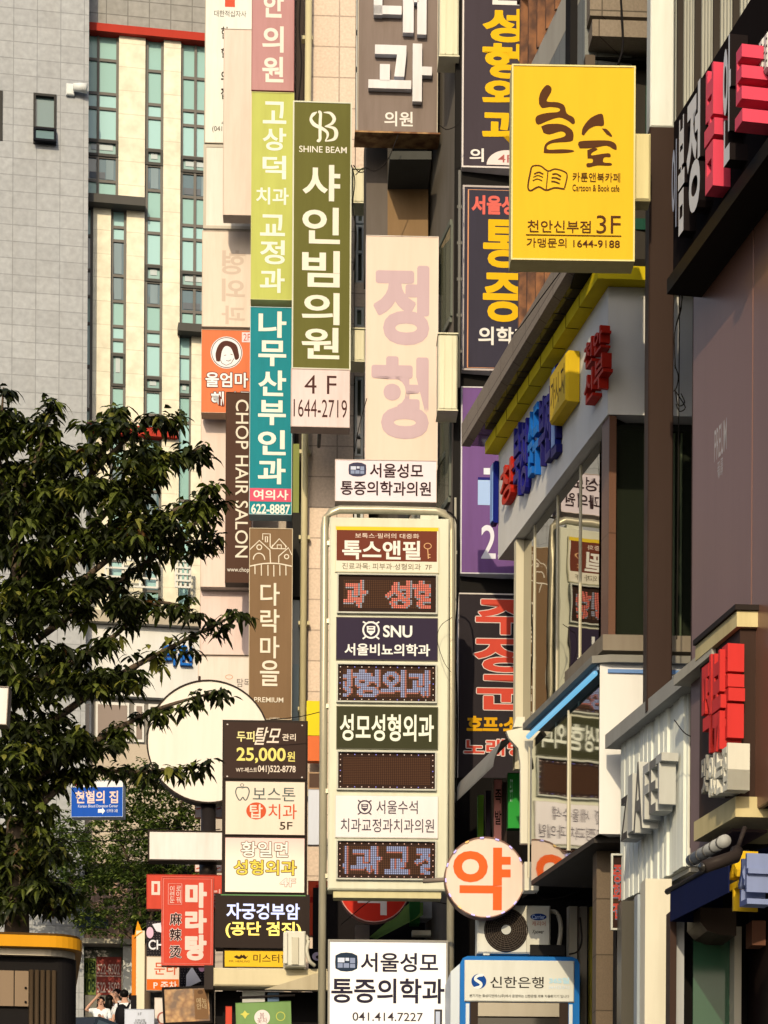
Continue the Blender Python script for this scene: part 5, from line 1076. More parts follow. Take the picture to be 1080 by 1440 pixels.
    b.extr(P[::-1], 0, .10, crm); t = b.build('arched_bracket', None, g.o, g.yaw); tag(t, 'cream pilaster flaring into an arch beside the mirrored sign fascia', 'bracket')
    b = B(); P = [gp(*p) for p in [(726, 1008), (738, 1008), (738, 1022), (722, 1022)]]; b.extr([P[3], P[2], P[1], P[0]], 0, .2, crm); P2 = [gp(*p) for p in [(737, 1213), (757, 1213), (757, 1253), (737, 1253)]]; b.extr([P2[3], P2[2], P2[1], P2[0]], -.05, .2, crm)
    t = b.build('capital_blocks', None, g.o, g.yaw); t.name = 'bracket_block'; tag(t, 'cream end blocks above and below the arched pilaster', 'bracket')
    def blade(label, px0, px1, py0, py1, face, side, Y, th=.16, ink=None, yaw=-40, rad=.0):
        g = Frame((px0+px1)/2, (py0+py1)/2, Y, R(1.5)); r, k = sign('blade_sign', label, (px0, py0, px1, py1), Y, face, side, th, 1.5, .5, group=None, facename='face_panel'); 
        if ink: ink(k)
        k.build(r); return r
    blade('bright green small blade sign beneath the grey hood', 714, 733, 1087, 1165, (52, 160, 60), (30, 110, 44), 29.3, ink=lambda k: k.t('문구', (717, 1096, 721, 1128), (210, 240, 200), .01))
    blade('salmon pink small sign with black letters left of the green blade', 694, 706, 1096, 1182, (236, 150, 130), (70, 44, 40), 29.8, ink=lambda k: k.vt('족발', 696, 705, [(1110, 1130), (1140, 1160)], (40, 30, 30)))
    blade('dark narrow blade sign between the pink and the lime ones', 683, 690, 1112, 1182, (70, 58, 66), (30, 26, 28), 30.4)
    blade('lime green narrow blade sign at the far end under the hood', 672, 680, 1118, 1190, (150, 196, 60), (110, 160, 50), 30.9)
    blade('dark brown blade sign right of the salmon pink one', 706.5, 713, 1100, 1188, (56, 42, 36), (40, 30, 26), 29.6)
    # red dot matrix column at the far right of the recess, brown box, cabinet sign on the pilaster
    fr = Frame(868, 1255, 24.0, R(3)); e = empty('led_sign', fr.o, R(3), 'narrow red dot matrix sign hanging by the ribbed building', 'sign'); s = 24.0/F; fc = Face((860, 1205, 876, 1310), -8*s, 8*s, -52*s, 52*s)
    led(e, fc, (861, 1206, 875, 1309), 44, 8, [('중', (0, 0, 8, 14), 1, .03), ('화', (0, 15, 8, 28), 1, .03), ('집', (0, 30, 8, 43), 1, .03)], name='cabinet')
    # grey concrete notch behind pole sign, green awning, panel
    Y = 33.5; fr = Frame(590, 1290, Y, R(2)); e = empty('green_awning_shop', (fr.o.x, fr.o.y, ground_z(Y)), R(2), 'shop with green sloping awning glimpsed under the pole sign', 'building'); d = fr.o.z-ground_z(Y)
    X = lambda px: fr.x(px, 1290); Z = lambda py: fr.z(590, py)+d
    b = B(); b.box(X(440), X(640), .6, 1.0, 0, Z(1240), paint((40, 34, 32), .7)); b.build('wall', e)
    b = B(); b.box(X(586), X(630), .1, .5, Z(1290), Z(1258), paint((186, 178, 166), .6, .4)); b.build('panel', e)
    b = B(); 
    b.mesh([(X(530), .1, Z(1320)), (X(594), -.2, Z(1290)), (X(594), -.2, Z(1272)), (X(576), .3, Z(1266)), (X(520), .5, Z(1312))], [(0, 1, 2, 3, 4)], paint((120, 140, 60), .6, .4)); b.build('awning', e)
    b = B(); b.box(X(576), X(590), -.1, .2, Z(1300), Z(1262), paint((60, 120, 56), .6)); b.build('green_box', e)
    b = B(); b.box(X(500), X(520), .1, .4, 0, Z(1300), paint((150, 130, 110), .6)); b.build('post', e)
    b = B(); b.box(X(578), X(604), -.4, -.2, Z(1321), Z(1314), paint((232, 216, 180), .5)); b.build('small_lamp', e)

lower_right()

def lower_left():
    # pylon with stacked panels
    Y = 31.5; yaw = 2; fr = Frame(373, 1200, Y, R(yaw)); gz = ground_z(Y); root = empty('pylon_sign', (fr.o.x, fr.o.y, gz), R(yaw), 'dark pylon stacking brown, pale and pink clinic panels left of the pole sign', 'pylon sign'); dz = fr.o.z-gz
    X = lambda px: fr.x(px, 1200); Z = lambda py: fr.z(373, py)+dz; s = Y/F; dk = paint((52, 40, 34), .45, .3)
    full = (312, 1013, 432, 1258); fc = Face(full, X(312), X(432), Z(1258), Z(1013)); b = B(); b.box(X(312), X(432), .0, .3, Z(1258), Z(1013), dk); b.box(X(303), X(436), -.06, .32, Z(1334), Z(1258.3), dk); b.build('cabinet', root)
    b = B(); b.box(X(314), X(333), .02, .25, 0, Z(1334.5), paint((58, 48, 42), .5, .3)); b.build('post', root)
    bw = (64, 44, 36); o, k = subpanel(root, fc, (314, 1016, 430, 1096), bw, (58, 44, 36)); w = (252, 226, 196); yl = (250, 226, 120)
    k.t('두피', (332, 1029, 357, 1044), (252, 232, 150), .02); k.t('탈모', (357, 1023, 394, 1048), w, .012, italic=.35); k.t('관리', (396, 1032, 415, 1042), w, .014); k.t('25,000', (332, 1052, 401, 1074), yl, .022); k.t('원', (403, 1057, 414, 1071), yl, .016); k.t('WT-베스트', (331, 1080, 361, 1087), w, .008); k.t('041)522-8778', (362, 1077, 415, 1089), w, .014)
    for px, py in ((319, 1020), (424, 1020), (319, 1093), (424, 1093)): k.e(px, py, 1.3, 1, (230, 210, 190), 'screw', 8)
    k.build(o)
    pl = (252, 226, 194); o, k = subpanel(root, fc, (316, 1099, 429, 1175), pl, (70, 54, 46)); g = (96, 104, 96); rd = (224, 92, 52)
    k.l(smooth_path([(339, 1108), (333, 1109), (331, 1116), (335, 1125), (338, 1126), (341, 1122), (344, 1126), (347, 1124), (350, 1114), (347, 1108), (339, 1109)], 4), 1.6, g); k.ring(340, 1105, 2.4, 2, .8, g)
    k.t('보스톤', (355, 1108, 415, 1127), g, .004); k.e(360, 1141, 14, 12, rd); k.t('탑', (351, 1132, 369, 1151), pl, .014); k.t('치과', (377, 1131, 417, 1152), rd, .004); k.t('5F', (393, 1156, 411, 1167), (70, 52, 40), .01); k.build(o)
    # pink to cream printed panel
    m, t, bs = newmat('printed_gradient_panel'); tc = N(t, 'ShaderNodeTexCoord'); sp = N(t, 'ShaderNodeSeparateXYZ'); t.links.new(tc.outputs['Object'], sp.inputs[0]); bs.inputs['Roughness'].default_value = .4
    t.links.new(mixrgb(t, alb((253, 230, 200)), alb((248, 186, 172)), ramp(t, sp.outputs[2], Z(1215), Z(1177))), bs.inputs['Base Color'])
    o, k = subpanel(root, fc, (316, 1178, 429, 1256), m, (70, 54, 46)); ln = (104, 70, 46)
    k.t('황일면', (339, 1184, 405, 1206), ln, .02, fat=.9); k.t('황일면', (339, 1184, 405, 1206), (255, 244, 220), .02); k.t('성형외과', (329, 1210, 417, 1231), ln, .02, fat=.9); k.t('성형외과', (329, 1210, 417, 1231), (246, 214, 84), .02)
    k.t('4F', (394, 1235, 416, 1247), (190, 130, 110), .016, fat=.5); k.t('4F', (394, 1235, 416, 1247), (255, 236, 214), .012); k.build(o)
    f2 = Face((303, 1258, 436, 1334), X(303), X(436), Z(1334), Z(1258.3)); k = Ink(f2, -.062); k.t('자궁경부암', (319, 1271, 422, 1294), glow((150, 180, 255), .75, (.3, .36, .6)), .026); k.t('(공단 검진)', (318, 1297, 424, 1320), glow((248, 226, 90), .6, (.6, .5, .1)), .024)
    k.r(311, 1259, 430, 1260.5, (110, 150, 90)); k.build(root)
    o, k = subpanel(root, fc, (316, 1337, 404, 1361), (244, 190, 44), (80, 60, 30)); 
    k.p(smooth_path([(330, 1346), (334, 1344), (337, 1346), (340, 1343), (342, 1344.5), (344, 1343), (347, 1346), (350, 1344), (346, 1349.5), (342, 1347.5), (337, 1349.5), (330, 1347)], 3), (60, 40, 20), 'emblem'); k.t('MR. HEALING', (323, 1351, 352, 1354), (90, 60, 30), .0); k.t('미스터힐링', (357, 1342, 420, 1354), (80, 54, 24), .008); k.build(o)
    # cream canopy, air conditioner
    Y = 30.9; fr = Frame(380, 1380, Y, R(2)); e = empty('shop_canopy', (fr.o.x, fr.o.y, fr.o.z), R(2), 'cream metal shop canopy under the pylon panels', 'canopy'); X = lambda px: fr.x(px, 1380); Z = lambda py: fr.z(380, py)
    cm = paint((232, 208, 160), .4, .3, scale=.5); b = B(); b.box(X(300), X(460), 0, .5, Z(1387), Z(1361.5), cm, .02); b.build('fascia', e); b = B(); b.box(X(287), X(300), .01, .5, Z(1392), Z(1358), paint((60, 50, 44), .5, .4)); b.build('end_cap', e)
    b = B(); b.extr([(X(372), Z(1393)), (X(462), Z(1393)), (X(462), Z(1366)), (X(440), Z(1371))], -.12, -.003, paint((206, 184, 144), .5, .4)); b.build('side_flap', e)
    b = B(); dk2 = paint((46, 40, 36), .6); b.box(X(300), X(470), .6, 1, -4, Z(1387), paint((34, 30, 28), .7)); b.box(X(340), X(372), .3, .5, -4, Z(1390), paint((214, 204, 184), .5, .3)); b.box(X(376), X(392), .3, .5, -4, Z(1392), paint((110, 130, 150), .4)); b.build('shop_wall', e)
    b = B(); b.tube([(X(338), -.05, Z(1404)), (X(415), -.05, Z(1400))], .018, dk2, 8); b.build('rail', e)
    Y = 30.7; fr = Frame(414, 1359, Y, R(2)); e = empty('air_conditioner', fr.o, R(8), 'narrow white air conditioner standing on the cream canopy', 'air conditioner'); X = lambda px: fr.x(px, 1359); Z = lambda py: fr.z(414, py); wm = paint((240, 226, 196), .45, .3)
    b = B(); b.box(X(402), X(430), 0, .4, 0, Z(1309), wm, .02); b.build('casing', e); b = B(); b.box(X(410), X(420), -.02, -.001, .02, Z(1318), paint((222, 206, 172), .5), .008); b.box(X(398), X(404), -.03, -.001, .03, Z(1312), wm, .008); b.build('front_ribs', e)
    b = B(); b.tube(smooth_path3([(X(431), .1, Z(1314)), (X(434), .05, Z(1322)), (X(432), .04, Z(1336)), (X(436), .05, Z(1350)), (X(444), .1, Z(1356))]), .025, paint((226, 212, 180), .6), 10); b.build('pipe', e)
    # blank disc + blank panel on a pole
    r, k, rr = round_sign('round_sign', 'big blank cream round sign with a dark rim on a dark pole', 293, 1043, 87, 35.5, (255, 236, 208), (52, 40, 34), .3)
    b = B()
    for a in (-12, 0): b.tube([(.0+a*.05-.15, .1, 2*rr-.02), (a*.05-.15, .1, 2*rr+.08)], .02, paint((60, 48, 40), .5), 6)
    b.build('lifting_lug', r)
    Yp = 35.7; fr = Frame(293, 1150, Yp, R(0)); gz = ground_z(Yp); b = B(); b.tube([(0, 0, 0), (0, 0, fr.o.z-gz+.3)], 10.5*Yp/F, paint((60, 52, 48), .35, .3, metal=.4), 20); b.tube([(0, 0, fr.z(293, 1212)+fr.o.z-gz), (0, 0, fr.z(293, 1236)+fr.o.z-gz)], 12.5*Yp/F, paint((120, 106, 92), .35, .3, metal=.5), 20)
    t = b.build('sign_pole', None, (fr.o.x, fr.o.y, gz)); tag(t, 'thick dark steel pole carrying the blank round sign', 'pole')
    r, k = sign('blank_sign', 'blank white rectangular sign in a dark frame on the steel pole', (208, 1168, 318, 1211), 35.2, (254, 236, 216), (52, 40, 34), .3, 2, 2.2); k.build(r)
    # red mala signs
    rd = (222, 78, 56); w = (253, 214, 190)
    r, k = sign('projecting_sign', 'long red noodle shop sign board behind the upright red sign', (206, 1230, 316, 1279), 33.5, rd, (180, 60, 44), .2, 2, .8); k.t('마', (213, 1237, 235, 1266), w, .03); k.t('탕', (298, 1250, 312, 1276), (250, 190, 170), .02); k.build(r)
    r, k = sign('projecting_sign', 'upright red noodle sign with pale Korean letters and black characters', (227, 1233, 300, 1358), 33.0, rd, (232, 110, 90), .2, 2, 1.0)
    k.l([(229.5, 1236), (297, 1236), (297, 1355), (229.5, 1355), (229.5, 1236)], .7, (246, 160, 140), 'lettering'); k.vt('마라탕', 261, 290, [(1242, 1276), (1280, 1312), (1315, 1350)], w, bold=.034, fat=.7)
    k.l([(236.5, 1243), (255.5, 1243), (255.5, 1272), (236.5, 1272), (236.5, 1243)], .7, (250, 180, 160), 'lettering'); k.t('이\n련\n눈', (238.5, 1246, 245.5, 1270), w, .004); k.t('로\n이\n꿔', (247.5, 1246, 254.5, 1270), w, .004)
    for ch, y0 in (('麻', 1284), ('辣', 1306), ('烫', 1330)): k.t(ch, (239, y0, 255, y0+17), (250, 214, 196), .0, fat=.9); k.t(ch, (239, y0, 255, y0+17), (50, 26, 24), .006, fat=.2)
    k.build(r)
    # blue blood-donation sign
    r, k = sign('projecting_sign', 'blue blood donation sign with white arrow half covered by leaves', (100, 1098, 173, 1149), 39, (20, 86, 176), (220, 226, 230), .25, -3.5, .5)
    k.r(100.5, 1098.5, 172.5, 1107, (250, 240, 226), 'panel_print'); k.e(108.5, 1103, 2.5, 2, (220, 60, 50)); k.t('헌혈의 집', (106, 1112, 166, 1130), w, .022); k.t('Korean Blood Donation Center', (110, 1131.5, 166, 1135.5), (240, 236, 230), .004); k.p([(138, 1138), (144, 1138), (144, 1135.5), (148, 1140.5), (144, 1145.5), (144, 1143), (138, 1143)], (245, 245, 240)); k.t('신부동 2층', (150, 1138, 166, 1142.5), (240, 236, 230), .004); k.build(r)
    # black dotted signs, parking sign, striped column, menu board, small boards
    def dots(k, x0, y0, x1, y1):
        y_ = y0+2
        while y_ < y1: 
            x_ = x0+2+(int(y_) % 2)*1.5
            while x_ < x1: k.r(x_, y_, x_+.8, y_+.8, (150, 130, 120), 'pattern'); x_ += 4
            y_ += 3.6
    r, k = sign('wall_sign', 'black dotted shop sign with white and pink shapes left of the red sign', (206, 1295, 232, 1346), 36, (34, 30, 34), (70, 60, 60), .15, 2, .5); dots(k, 206, 1295, 232, 1346)
    k.p([(214, 1300), (226, 1298), (228, 1312), (220, 1310)], (246, 230, 226)); k.e(211, 1312, 5, 8, (240, 190, 200)); k.t('CH', (209, 1322, 230, 1336), (250, 236, 226), .02); k.build(r)
    r, k = sign('wall_sign', 'black dotted shop sign with a white triangle above the menu board', (248, 1356, 292, 1396), 35.5, (34, 30, 34), (70, 60, 60), .15, 2, .5); dots(k, 248, 1356, 292, 1396); k.p([(262, 1372), (270, 1360), (283, 1380), (262, 1390)], (250, 238, 228)); k.e(284, 1360, 5, 7, (240, 170, 190)); k.build(r)
    r, k = sign('wall_sign', 'white and orange parking sign near the striped column', (206, 1345, 252, 1393), 34.6, (255, 226, 196), (230, 190, 150), .2, 2, .5)
    k.t('문라', (217, 1353, 249, 1371), (226, 96, 50), .008); k.r(206.5, 1377, 251.5, 1392.5, (240, 110, 34), 'panel_print'); k.t('P 주차', (216, 1380, 249, 1391), (255, 234, 214), .014); k.build(r)
    Yc = 37; fr = Frame(194, 1400, Yc, R(6)); e = empty('striped_column', fr.o-Vector((0, 0, .0)), R(6), 'orange and cream banner column beside the parking sign', 'banner column'); X = lambda px: fr.x(px, 1400); h = fr.z(194, 1302)
    b = B(); b.box(X(185), X(191), .0, .3, -1, h-.15, paint((226, 130, 40), .5)); b.box(X(191.2), X(203), -.02, .3, -1, h-.08, paint((252, 232, 190), .5)); b.build('shaft', e); b = B(); b.mesh([(X(188), -.03, h-.2), (X(200), -.03, h-.1), (X(200), .3, h-.1), (X(188), .3, h-.2), (X(193), .1, h+.1)], [(0, 1, 4), (1, 2, 4), (2, 3, 4), (3, 0, 4), (3, 2, 1, 0)], paint((240, 150, 30), .5)); b.build('cap', e)
    b = B(); b.box(X(184), X(192), -.03, -.001, -.6, .0, paint((30, 26, 26), .5)); b.build('small_poster', e)
    # food menu board
    m, t, bs = newmat('food_photograph'); tc = N(t, 'ShaderNodeTexCoord'); v = N(t, 'ShaderNodeTexVoronoi'); v.inputs['Scale'].default_value = 14; t.links.new(tc.outputs['Object'], v.inputs['Vector']); n = N(t, 'ShaderNodeTexNoise'); n.inputs['Scale'].default_value = 5; t.links.new(tc.outputs['Object'], n.inputs['Vector'])
    a = mixrgb(t, alb((214, 160, 96)), alb((120, 72, 44)), v.outputs[0]); t.links.new(mixrgb(t, a, alb((112, 80, 58)), ramp(t, n.outputs[0], .45, .6)), bs.inputs['Base Color']); bs.inputs['Roughness'].default_value = .25
    r, k = sign('menu_board', 'black framed food photograph board leaning under the red noodle sign', (230, 1387, 299, 1440), 31.2, m, (30, 24, 22), .1, 2, 3.2); k.r(275, 1392, 294, 1434, (134, 96, 62), 'panel_print'); k.e(284, 1396, 4, 3, (100, 70, 46)); k.t('메뉴\n안내', (278, 1404, 292, 1420), (206, 176, 130), .0); k.build(r); r.rotation_euler = (0, R(-3), R(2))
    r, k = sign('notice_board', 'small grey white notice board in front of the people', (175, 1419, 217, 1475), 36, (226, 222, 222), (190, 186, 184), .06, 2, .5); k.t('1F', (194, 1424, 199, 1428), (70, 64, 64), .0); k.t('신부상점\n오픈행사중', (188, 1433, 206, 1441), (60, 54, 54), .004); k.build(r)
    r, k = sign('notice_board', 'cream board with a brown ring between notice board and menu board', (217, 1403, 234, 1475), 36.3, (252, 230, 206), (220, 196, 170), .06, 2, .5); k.ring(229, 1432, 7, 8, 2.4, (190, 110, 90)); k.build(r)
    r, k = sign('banner', 'green banner with a round cream emblem under the canopy', (333, 1409, 411, 1470), 30.3, (132, 160, 92), (120, 150, 84), .03, -2, .3); k.e(370, 1431, 11, 11, (246, 226, 206)); k.t('봄\n꽃차', (363, 1424, 377, 1439), (150, 90, 90), .0); k.ring(396, 1430, 6, 6, 1.2, (206, 200, 90)); k.p([(346, 1420), (349, 1424), (353, 1425), (349, 1427), (346, 1432), (343, 1427), (339, 1425), (343, 1424)], (226, 210, 96), 'emblem'); k.build(r); r.rotation_euler = (0, R(-2), R(-2))
    r, k = sign('banner', 'narrow red banner beside the pylon post', (317, 1415, 326, 1475), 30.6, (224, 80, 56), (200, 66, 46), .03, 2, .2); k.build(r)
    # signs seen in the gap between pylon and pole sign
    r, k = sign('wall_sign', 'red sign with white letters in the gap beside the pole sign frame', (433, 1239, 484, 1316), 34.5, (232, 82, 50), (200, 70, 44), .15, 2, .5); k.t('ㅓ', (433, 1246, 452, 1290), (180, 40, 30), .02, fat=1.5); k.t('맛집', (448, 1262, 482, 1288), (252, 226, 200), .02); k.build(r)
    r, k = sign('blank_sign', 'blank pale grey panel between pylon and pole sign', (433, 1110, 452, 1188), 35, (236, 230, 226), (200, 196, 190), .15, 2, .4); k.build(r)
    r, k = sign('wall_sign', 'dark box with cream band between pylon and pole sign', (433, 1086, 453, 1110), 35.4, (96, 70, 54), (190, 150, 110), .15, 2, 2); k.build(r)
    r, k = sign('wall_sign', 'black dotted panel with pink flower left of the pole sign foot', (434, 1334, 456, 1362), 33.8, (34, 30, 34), (60, 56, 56), .1, 2, .3); k.e(446, 1345, 7, 6, (250, 220, 226)); k.e(447, 1346, 3, 2.5, (60, 40, 50)); k.build(r)
    for lb, bx in (('pale sign stub with orange mark left of the steel pole', (274, 1129, 286, 1150)), ('pale sign stub with orange mark right of the steel pole', (303, 1129, 313, 1150)), ('small white tag left of the pole under the blank panel', (274, 1213, 284, 1226)), ('small white tag right of the pole under the blank panel', (303, 1213, 312, 1226))):
        r, k = sign('small_sign', lb, bx, 36.6, (252, 226, 206), (200, 120, 90), .1, 0, .5); k.l([(bx[0]+2, bx[1]+9), (bx[2]-2, bx[1]+7)], 2, (220, 110, 80)); k.build(r)
    r, k = sign('blank_sign', 'white sign corner cut by the left edge of the picture', (-60, 964, 10, 1018), 16, (252, 236, 214), (160, 140, 120), .12, 0, 1.2); k.build(r); r.rotation_euler = (0, R(3), 0)
    b = B(); q = Frame(-25, 1018, 16.1, 0); b.tube([(0, 0, ground_z(16.1)-q.o.z), (0, 0, 0)], .04, paint((90, 84, 80), .5), 10); t = b.build('sign_pole', None, q.o); tag(t, 'thin pole holding the white sign at the left edge', 'pole')
lower_left()

# ================================================================== kiosk
def kiosk():
    Y = 15; fr = Frame(60, 1400, Y, R(9)); gz = ground_z(Y); e = empty('street_kiosk', (fr.o.x, fr.o.y, gz), R(9), 'dark street kiosk with a rounded orange roof rim, lower left corner', 'kiosk'); d = fr.o.z-gz
    X = lambda px: fr.x(px, 1400); Z = lambda py: fr.z(60, py)+d; orm = paint((232, 156, 30), .28, .2); dk = paint((30, 26, 24), .5); tan = paint((150, 122, 92), .4, .3)
    def rr(x0, x1, y0, y1, r, n=8):
        P = []
        for cx, cy, a0 in ((x1-r, y0+r, -90), (x1-r, y1-r, 0), (x0+r, y1-r, 90), (x0+r, y0+r, 180)):
            P += [(cx+r*math.cos(R(a0+90*i/n)), cy+r*math.sin(R(a0+90*i/n))) for i in range(n+1)]
        return P
    b = B(); b.prism(rr(X(-330), X(116), -.05, 2.2, .22), Z(1333), Z(1317), orm); b.build('roof_rim', e)
    b = B(); b.prism(rr(X(-326), X(113), -.03, 2.15, .2), Z(1316.5), Z(1313), paint((90, 60, 20), .4)); b.prism(rr(X(-320), X(106), .03, 2.1, .2), Z(1343), Z(1333.4), paint((190, 170, 140), .35, .3, metal=.3)); b.build('roof_cap', e)
    b = B(); b.prism(rr(X(-315), X(108), .10, 2.0, .12), 0, Z(1343.3), dk); b.build('body', e)
    b = B(); b.box(X(-60), X(19), .07, .1, Z(1414), Z(1364), tan); b.box(X(20.5), X(40), .07, .1, Z(1414), Z(1364), tan)
    for py in (1388, 1408): b.tube([(X(36), .06, Z(py)), (X(36), .08, Z(py))], .008, dk, 8)
    b.build('side_panel', e); b = B(); cm = paint((96, 76, 54), .35, .3, metal=.4)
    for i in range(5): b.tube([(X(44+i*8), .085, 0), (X(44+i*8), .085, Z(1362))], .016, cm, 8)
    b.build('shutter', e)
kiosk()

# ================================================================== trees
def leafmat(c, name='leaf', tr=.25):
    m, t, b = newmat(name); b.inputs['Roughness'].default_value = .42; b.inputs['Specular IOR Level'].default_value = .35
    n = N(t, 'ShaderNodeTexNoise'); n.inputs['Scale'].default_value = 9; tc = N(t, 'ShaderNodeTexCoord'); t.links.new(tc.outputs['Object'], n.inputs['Vector'])
    cc = mixrgb(t, tuple(v*.6 for v in c), tuple(v*1.4 for v in c), n.outputs[0]); t.links.new(cc, b.inputs['Base Color'])
    tl = N(t, 'ShaderNodeBsdfTranslucent'); t.links.new(mixrgb(t, tuple(v*1.6 for v in (c[0]*.9, c[1], c[2]*.4)), tuple(v*2.2 for v in (c[0]*.9, c[1], c[2]*.4)), n.outputs[0]), tl.inputs[0])
    mx = N(t, 'ShaderNodeMixShader'); mx.inputs[0].default_value = tr; t.links.new(b.outputs[0], mx.inputs[1]); t.links.new(tl.outputs[0], mx.inputs[2]); t.links.new(mx.outputs[0], t.nodes['Material Output'].inputs[0])
    return m
def leaves(clumps, L, wd, mats, probs, per, spread, droop):
    """clumps: n x 3 centres; returns arrays for one crown mesh"""
    V, Fc, M = [], [], []
    for c in clumps:
        ax = RNG.normal(size=3); ax[2] *= .18; ax /= np.linalg.norm(ax); k = RNG.choice(len(mats), p=probs); ph = RNG.uniform(0, 6.28)
        for i in range(per):      # a rosette: leaves arch outwards from the twig and hang at the tips
            t = RNG.uniform(-1, 1); base = c+ax*t*spread+RNG.normal(size=3)*spread*np.array([.2, .2, .14]); az = ph+i*2.4+RNG.normal()*.3
            up = RNG.uniform(-.35, .55); d = np.array([math.cos(az), math.sin(az), up])+ax*.6*t; d /= np.linalg.norm(d)
            sd = np.cross(d, np.array([0, 0, 1.0])+RNG.normal(size=3)*.35); sd /= np.linalg.norm(sd)+1e-9; nm = np.cross(sd, d)
            l = L*RNG.uniform(.65, 1.25); w = wd*RNG.uniform(.75, 1.2); dr = droop*RNG.uniform(.55, 1.25); n0 = len(V); f = -nm*w*.16
            q = lambda u: base+d*l*u*(1-.18*u)-np.array([0, 0, l*dr*u*u])
            a, m1, m2, e = q(0), q(.36), q(.70), q(1.0)
            V += [a, m1+sd*w*.5+f, m2+sd*w*.42+f, e, m2-sd*w*.42+f, m1-sd*w*.5+f, m1, m2]
            Fc += [(n0, n0+1, n0+6), (n0, n0+6, n0+5), (n0+1, n0+2, n0+7, n0+6), (n0+6, n0+7, n0+4, n0+5), (n0+2, n0+3, n0+7), (n0+7, n0+3, n0+4)]; kk = k if RNG.random() < .75 else RNG.choice(len(mats), p=probs); M += [kk]*6
    return V, Fc, M
def crown_mesh(root, V, Fc, M, mats, name='crown'):
    me = bpy.data.meshes.new(name); me.from_pydata([tuple(v) for v in V], [], Fc); [me.materials.append(m) for m in mats]; me.polygons.foreach_set('material_index', M); me.update()
    o = bpy.data.objects.new(name, me); COL.objects.link(o); o.parent = root; return o
def bark():
    m, t, b = newmat('bark'); o, nz = weather(t, (.07, .052, .038), .7, True, 2.0); t.links.new(o, b.inputs['Base Color']); b.inputs['Roughness'].default_value = .9; return m
BARK = bark()
def tree(name, label, tx, Y, lobes, branches, L, wd, mats, probs, per, cell, layers, dspread, trunk_r, fork_py, spread, droop):
    gz = ground_z(Y); root = empty(name, (W(tx, 1400, Y).x, Y, gz), 0, label, 'tree'); o = Vector((root.location)); s = Y/F
    def loc(px, py, dy=0.0): return W(px, py, Y+dy)-o
    b = B(); f = loc(tx, fork_py); b.tube([(0, 0, -.1), (f.x*.3, 0, f.z*.3), (f.x*.6, 0, f.z*.7), f], trunk_r, BARK, 12, trunk_r*.6); b.build('trunk', root)
    pts = []
    for (cx, cy, rx, ry) in lobes:
        n = int(layers*math.pi*rx*ry/(cell*cell))+1; got = 0
        while got < n:
            a, c, e = RNG.uniform(-1, 1, 3)
            if a*a+c*c+e*e > 1: continue
            got += 1; pts.append(np.array(loc(cx+a*rx, cy+c*ry, e*min(dspread, (rx+ry)*.5*s*1.1)+RNG.normal()*.1)))
    lb = B()
    for P, r0 in branches:
        q = smooth_path(P, 5); dy0 = RNG.uniform(-.4, .4); l3 = [loc(x, y, dy0*i/len(q)) for i, (x, y) in enumerate(q)]; lb.tube(l3, r0, BARK, 7, r0*.25)
        for i, p in enumerate(l3):
            if i > len(l3)*.40:
                for _ in range(2): pts.append(np.array(p)+RNG.normal(size=3)*cell*s*.28)
        pts.append(np.array(l3[-1]))
    lb.build('limb', root)
    V, Fc, M = leaves(pts, L, wd, mats, probs, per, spread, droop); crown_mesh(root, V, Fc, M, mats)
    return root
lm = [leafmat((.011, .016, .004)), leafmat((.026, .038, .008)), leafmat((.075, .10, .018)), leafmat((.13, .14, .028)), leafmat((.09, .045, .015))]  # darkest tones put the crown's shade into leaf colour, olive ones its highlights
tree('street_tree', 'dark leafy street tree with drooping leaves filling the lower left', 24, 18,
     [(0, 600, 48, 34), (55, 600, 14, 10), (92, 640, 40, 20), (148, 598, 46, 10), (205, 650, 36, 26), (34, 690, 76, 44), (140, 690, 84, 28), (50, 760, 92, 46), (172, 750, 78, 30), (222, 730, 32, 16), (50, 850, 92, 46), (140, 822, 42, 14), (180, 852, 34, 14), (45, 940, 96, 48), (155, 905, 28, 12), (150, 955, 54, 20), (40, 1040, 84, 48), (115, 1046, 48, 20), (20, 1120, 64, 46), (30, 1190, 66, 40), (20, 1255, 74, 40), (84, 1262, 30, 20)],
     [([(30, 820), (120, 680), (200, 600), (249, 590)], .03), ([(30, 860), (150, 720), (240, 650), (286, 628)], .03), ([(40, 880), (160, 780), (250, 715), (313, 706)], .03), ([(60, 820), (180, 745), (270, 740), (292, 684)], .025), ([(50, 900), (150, 830), (240, 770), (306, 758)], .03),
      ([(40, 960), (140, 910), (215, 850), (272, 858)], .03), ([(40, 1040), (150, 960), (250, 905), (336, 862)], .035), ([(40, 1100), (120, 1050), (215, 1000), (306, 972)], .035), ([(40, 1150), (110, 1090), (200, 1085), (280, 1078)], .03), ([(30, 900), (20, 740), (60, 620), (72, 568)], .03), ([(30, 800), (0, 660), (5, 545)], .03), ([(40, 860), (110, 700), (160, 600), (170, 574)], .03), ([(30, 1180), (60, 1120), (95, 1085), (120, 1090)], .02)],
     .120, .041, lm, [.44, .34, .16, .055, .005], 12, 22, 4.5, .9, .14, 1150, .07, .75)
tm = [leafmat((.030, .055, .014)), leafmat((.06, .10, .022)), leafmat((.12, .17, .04))]
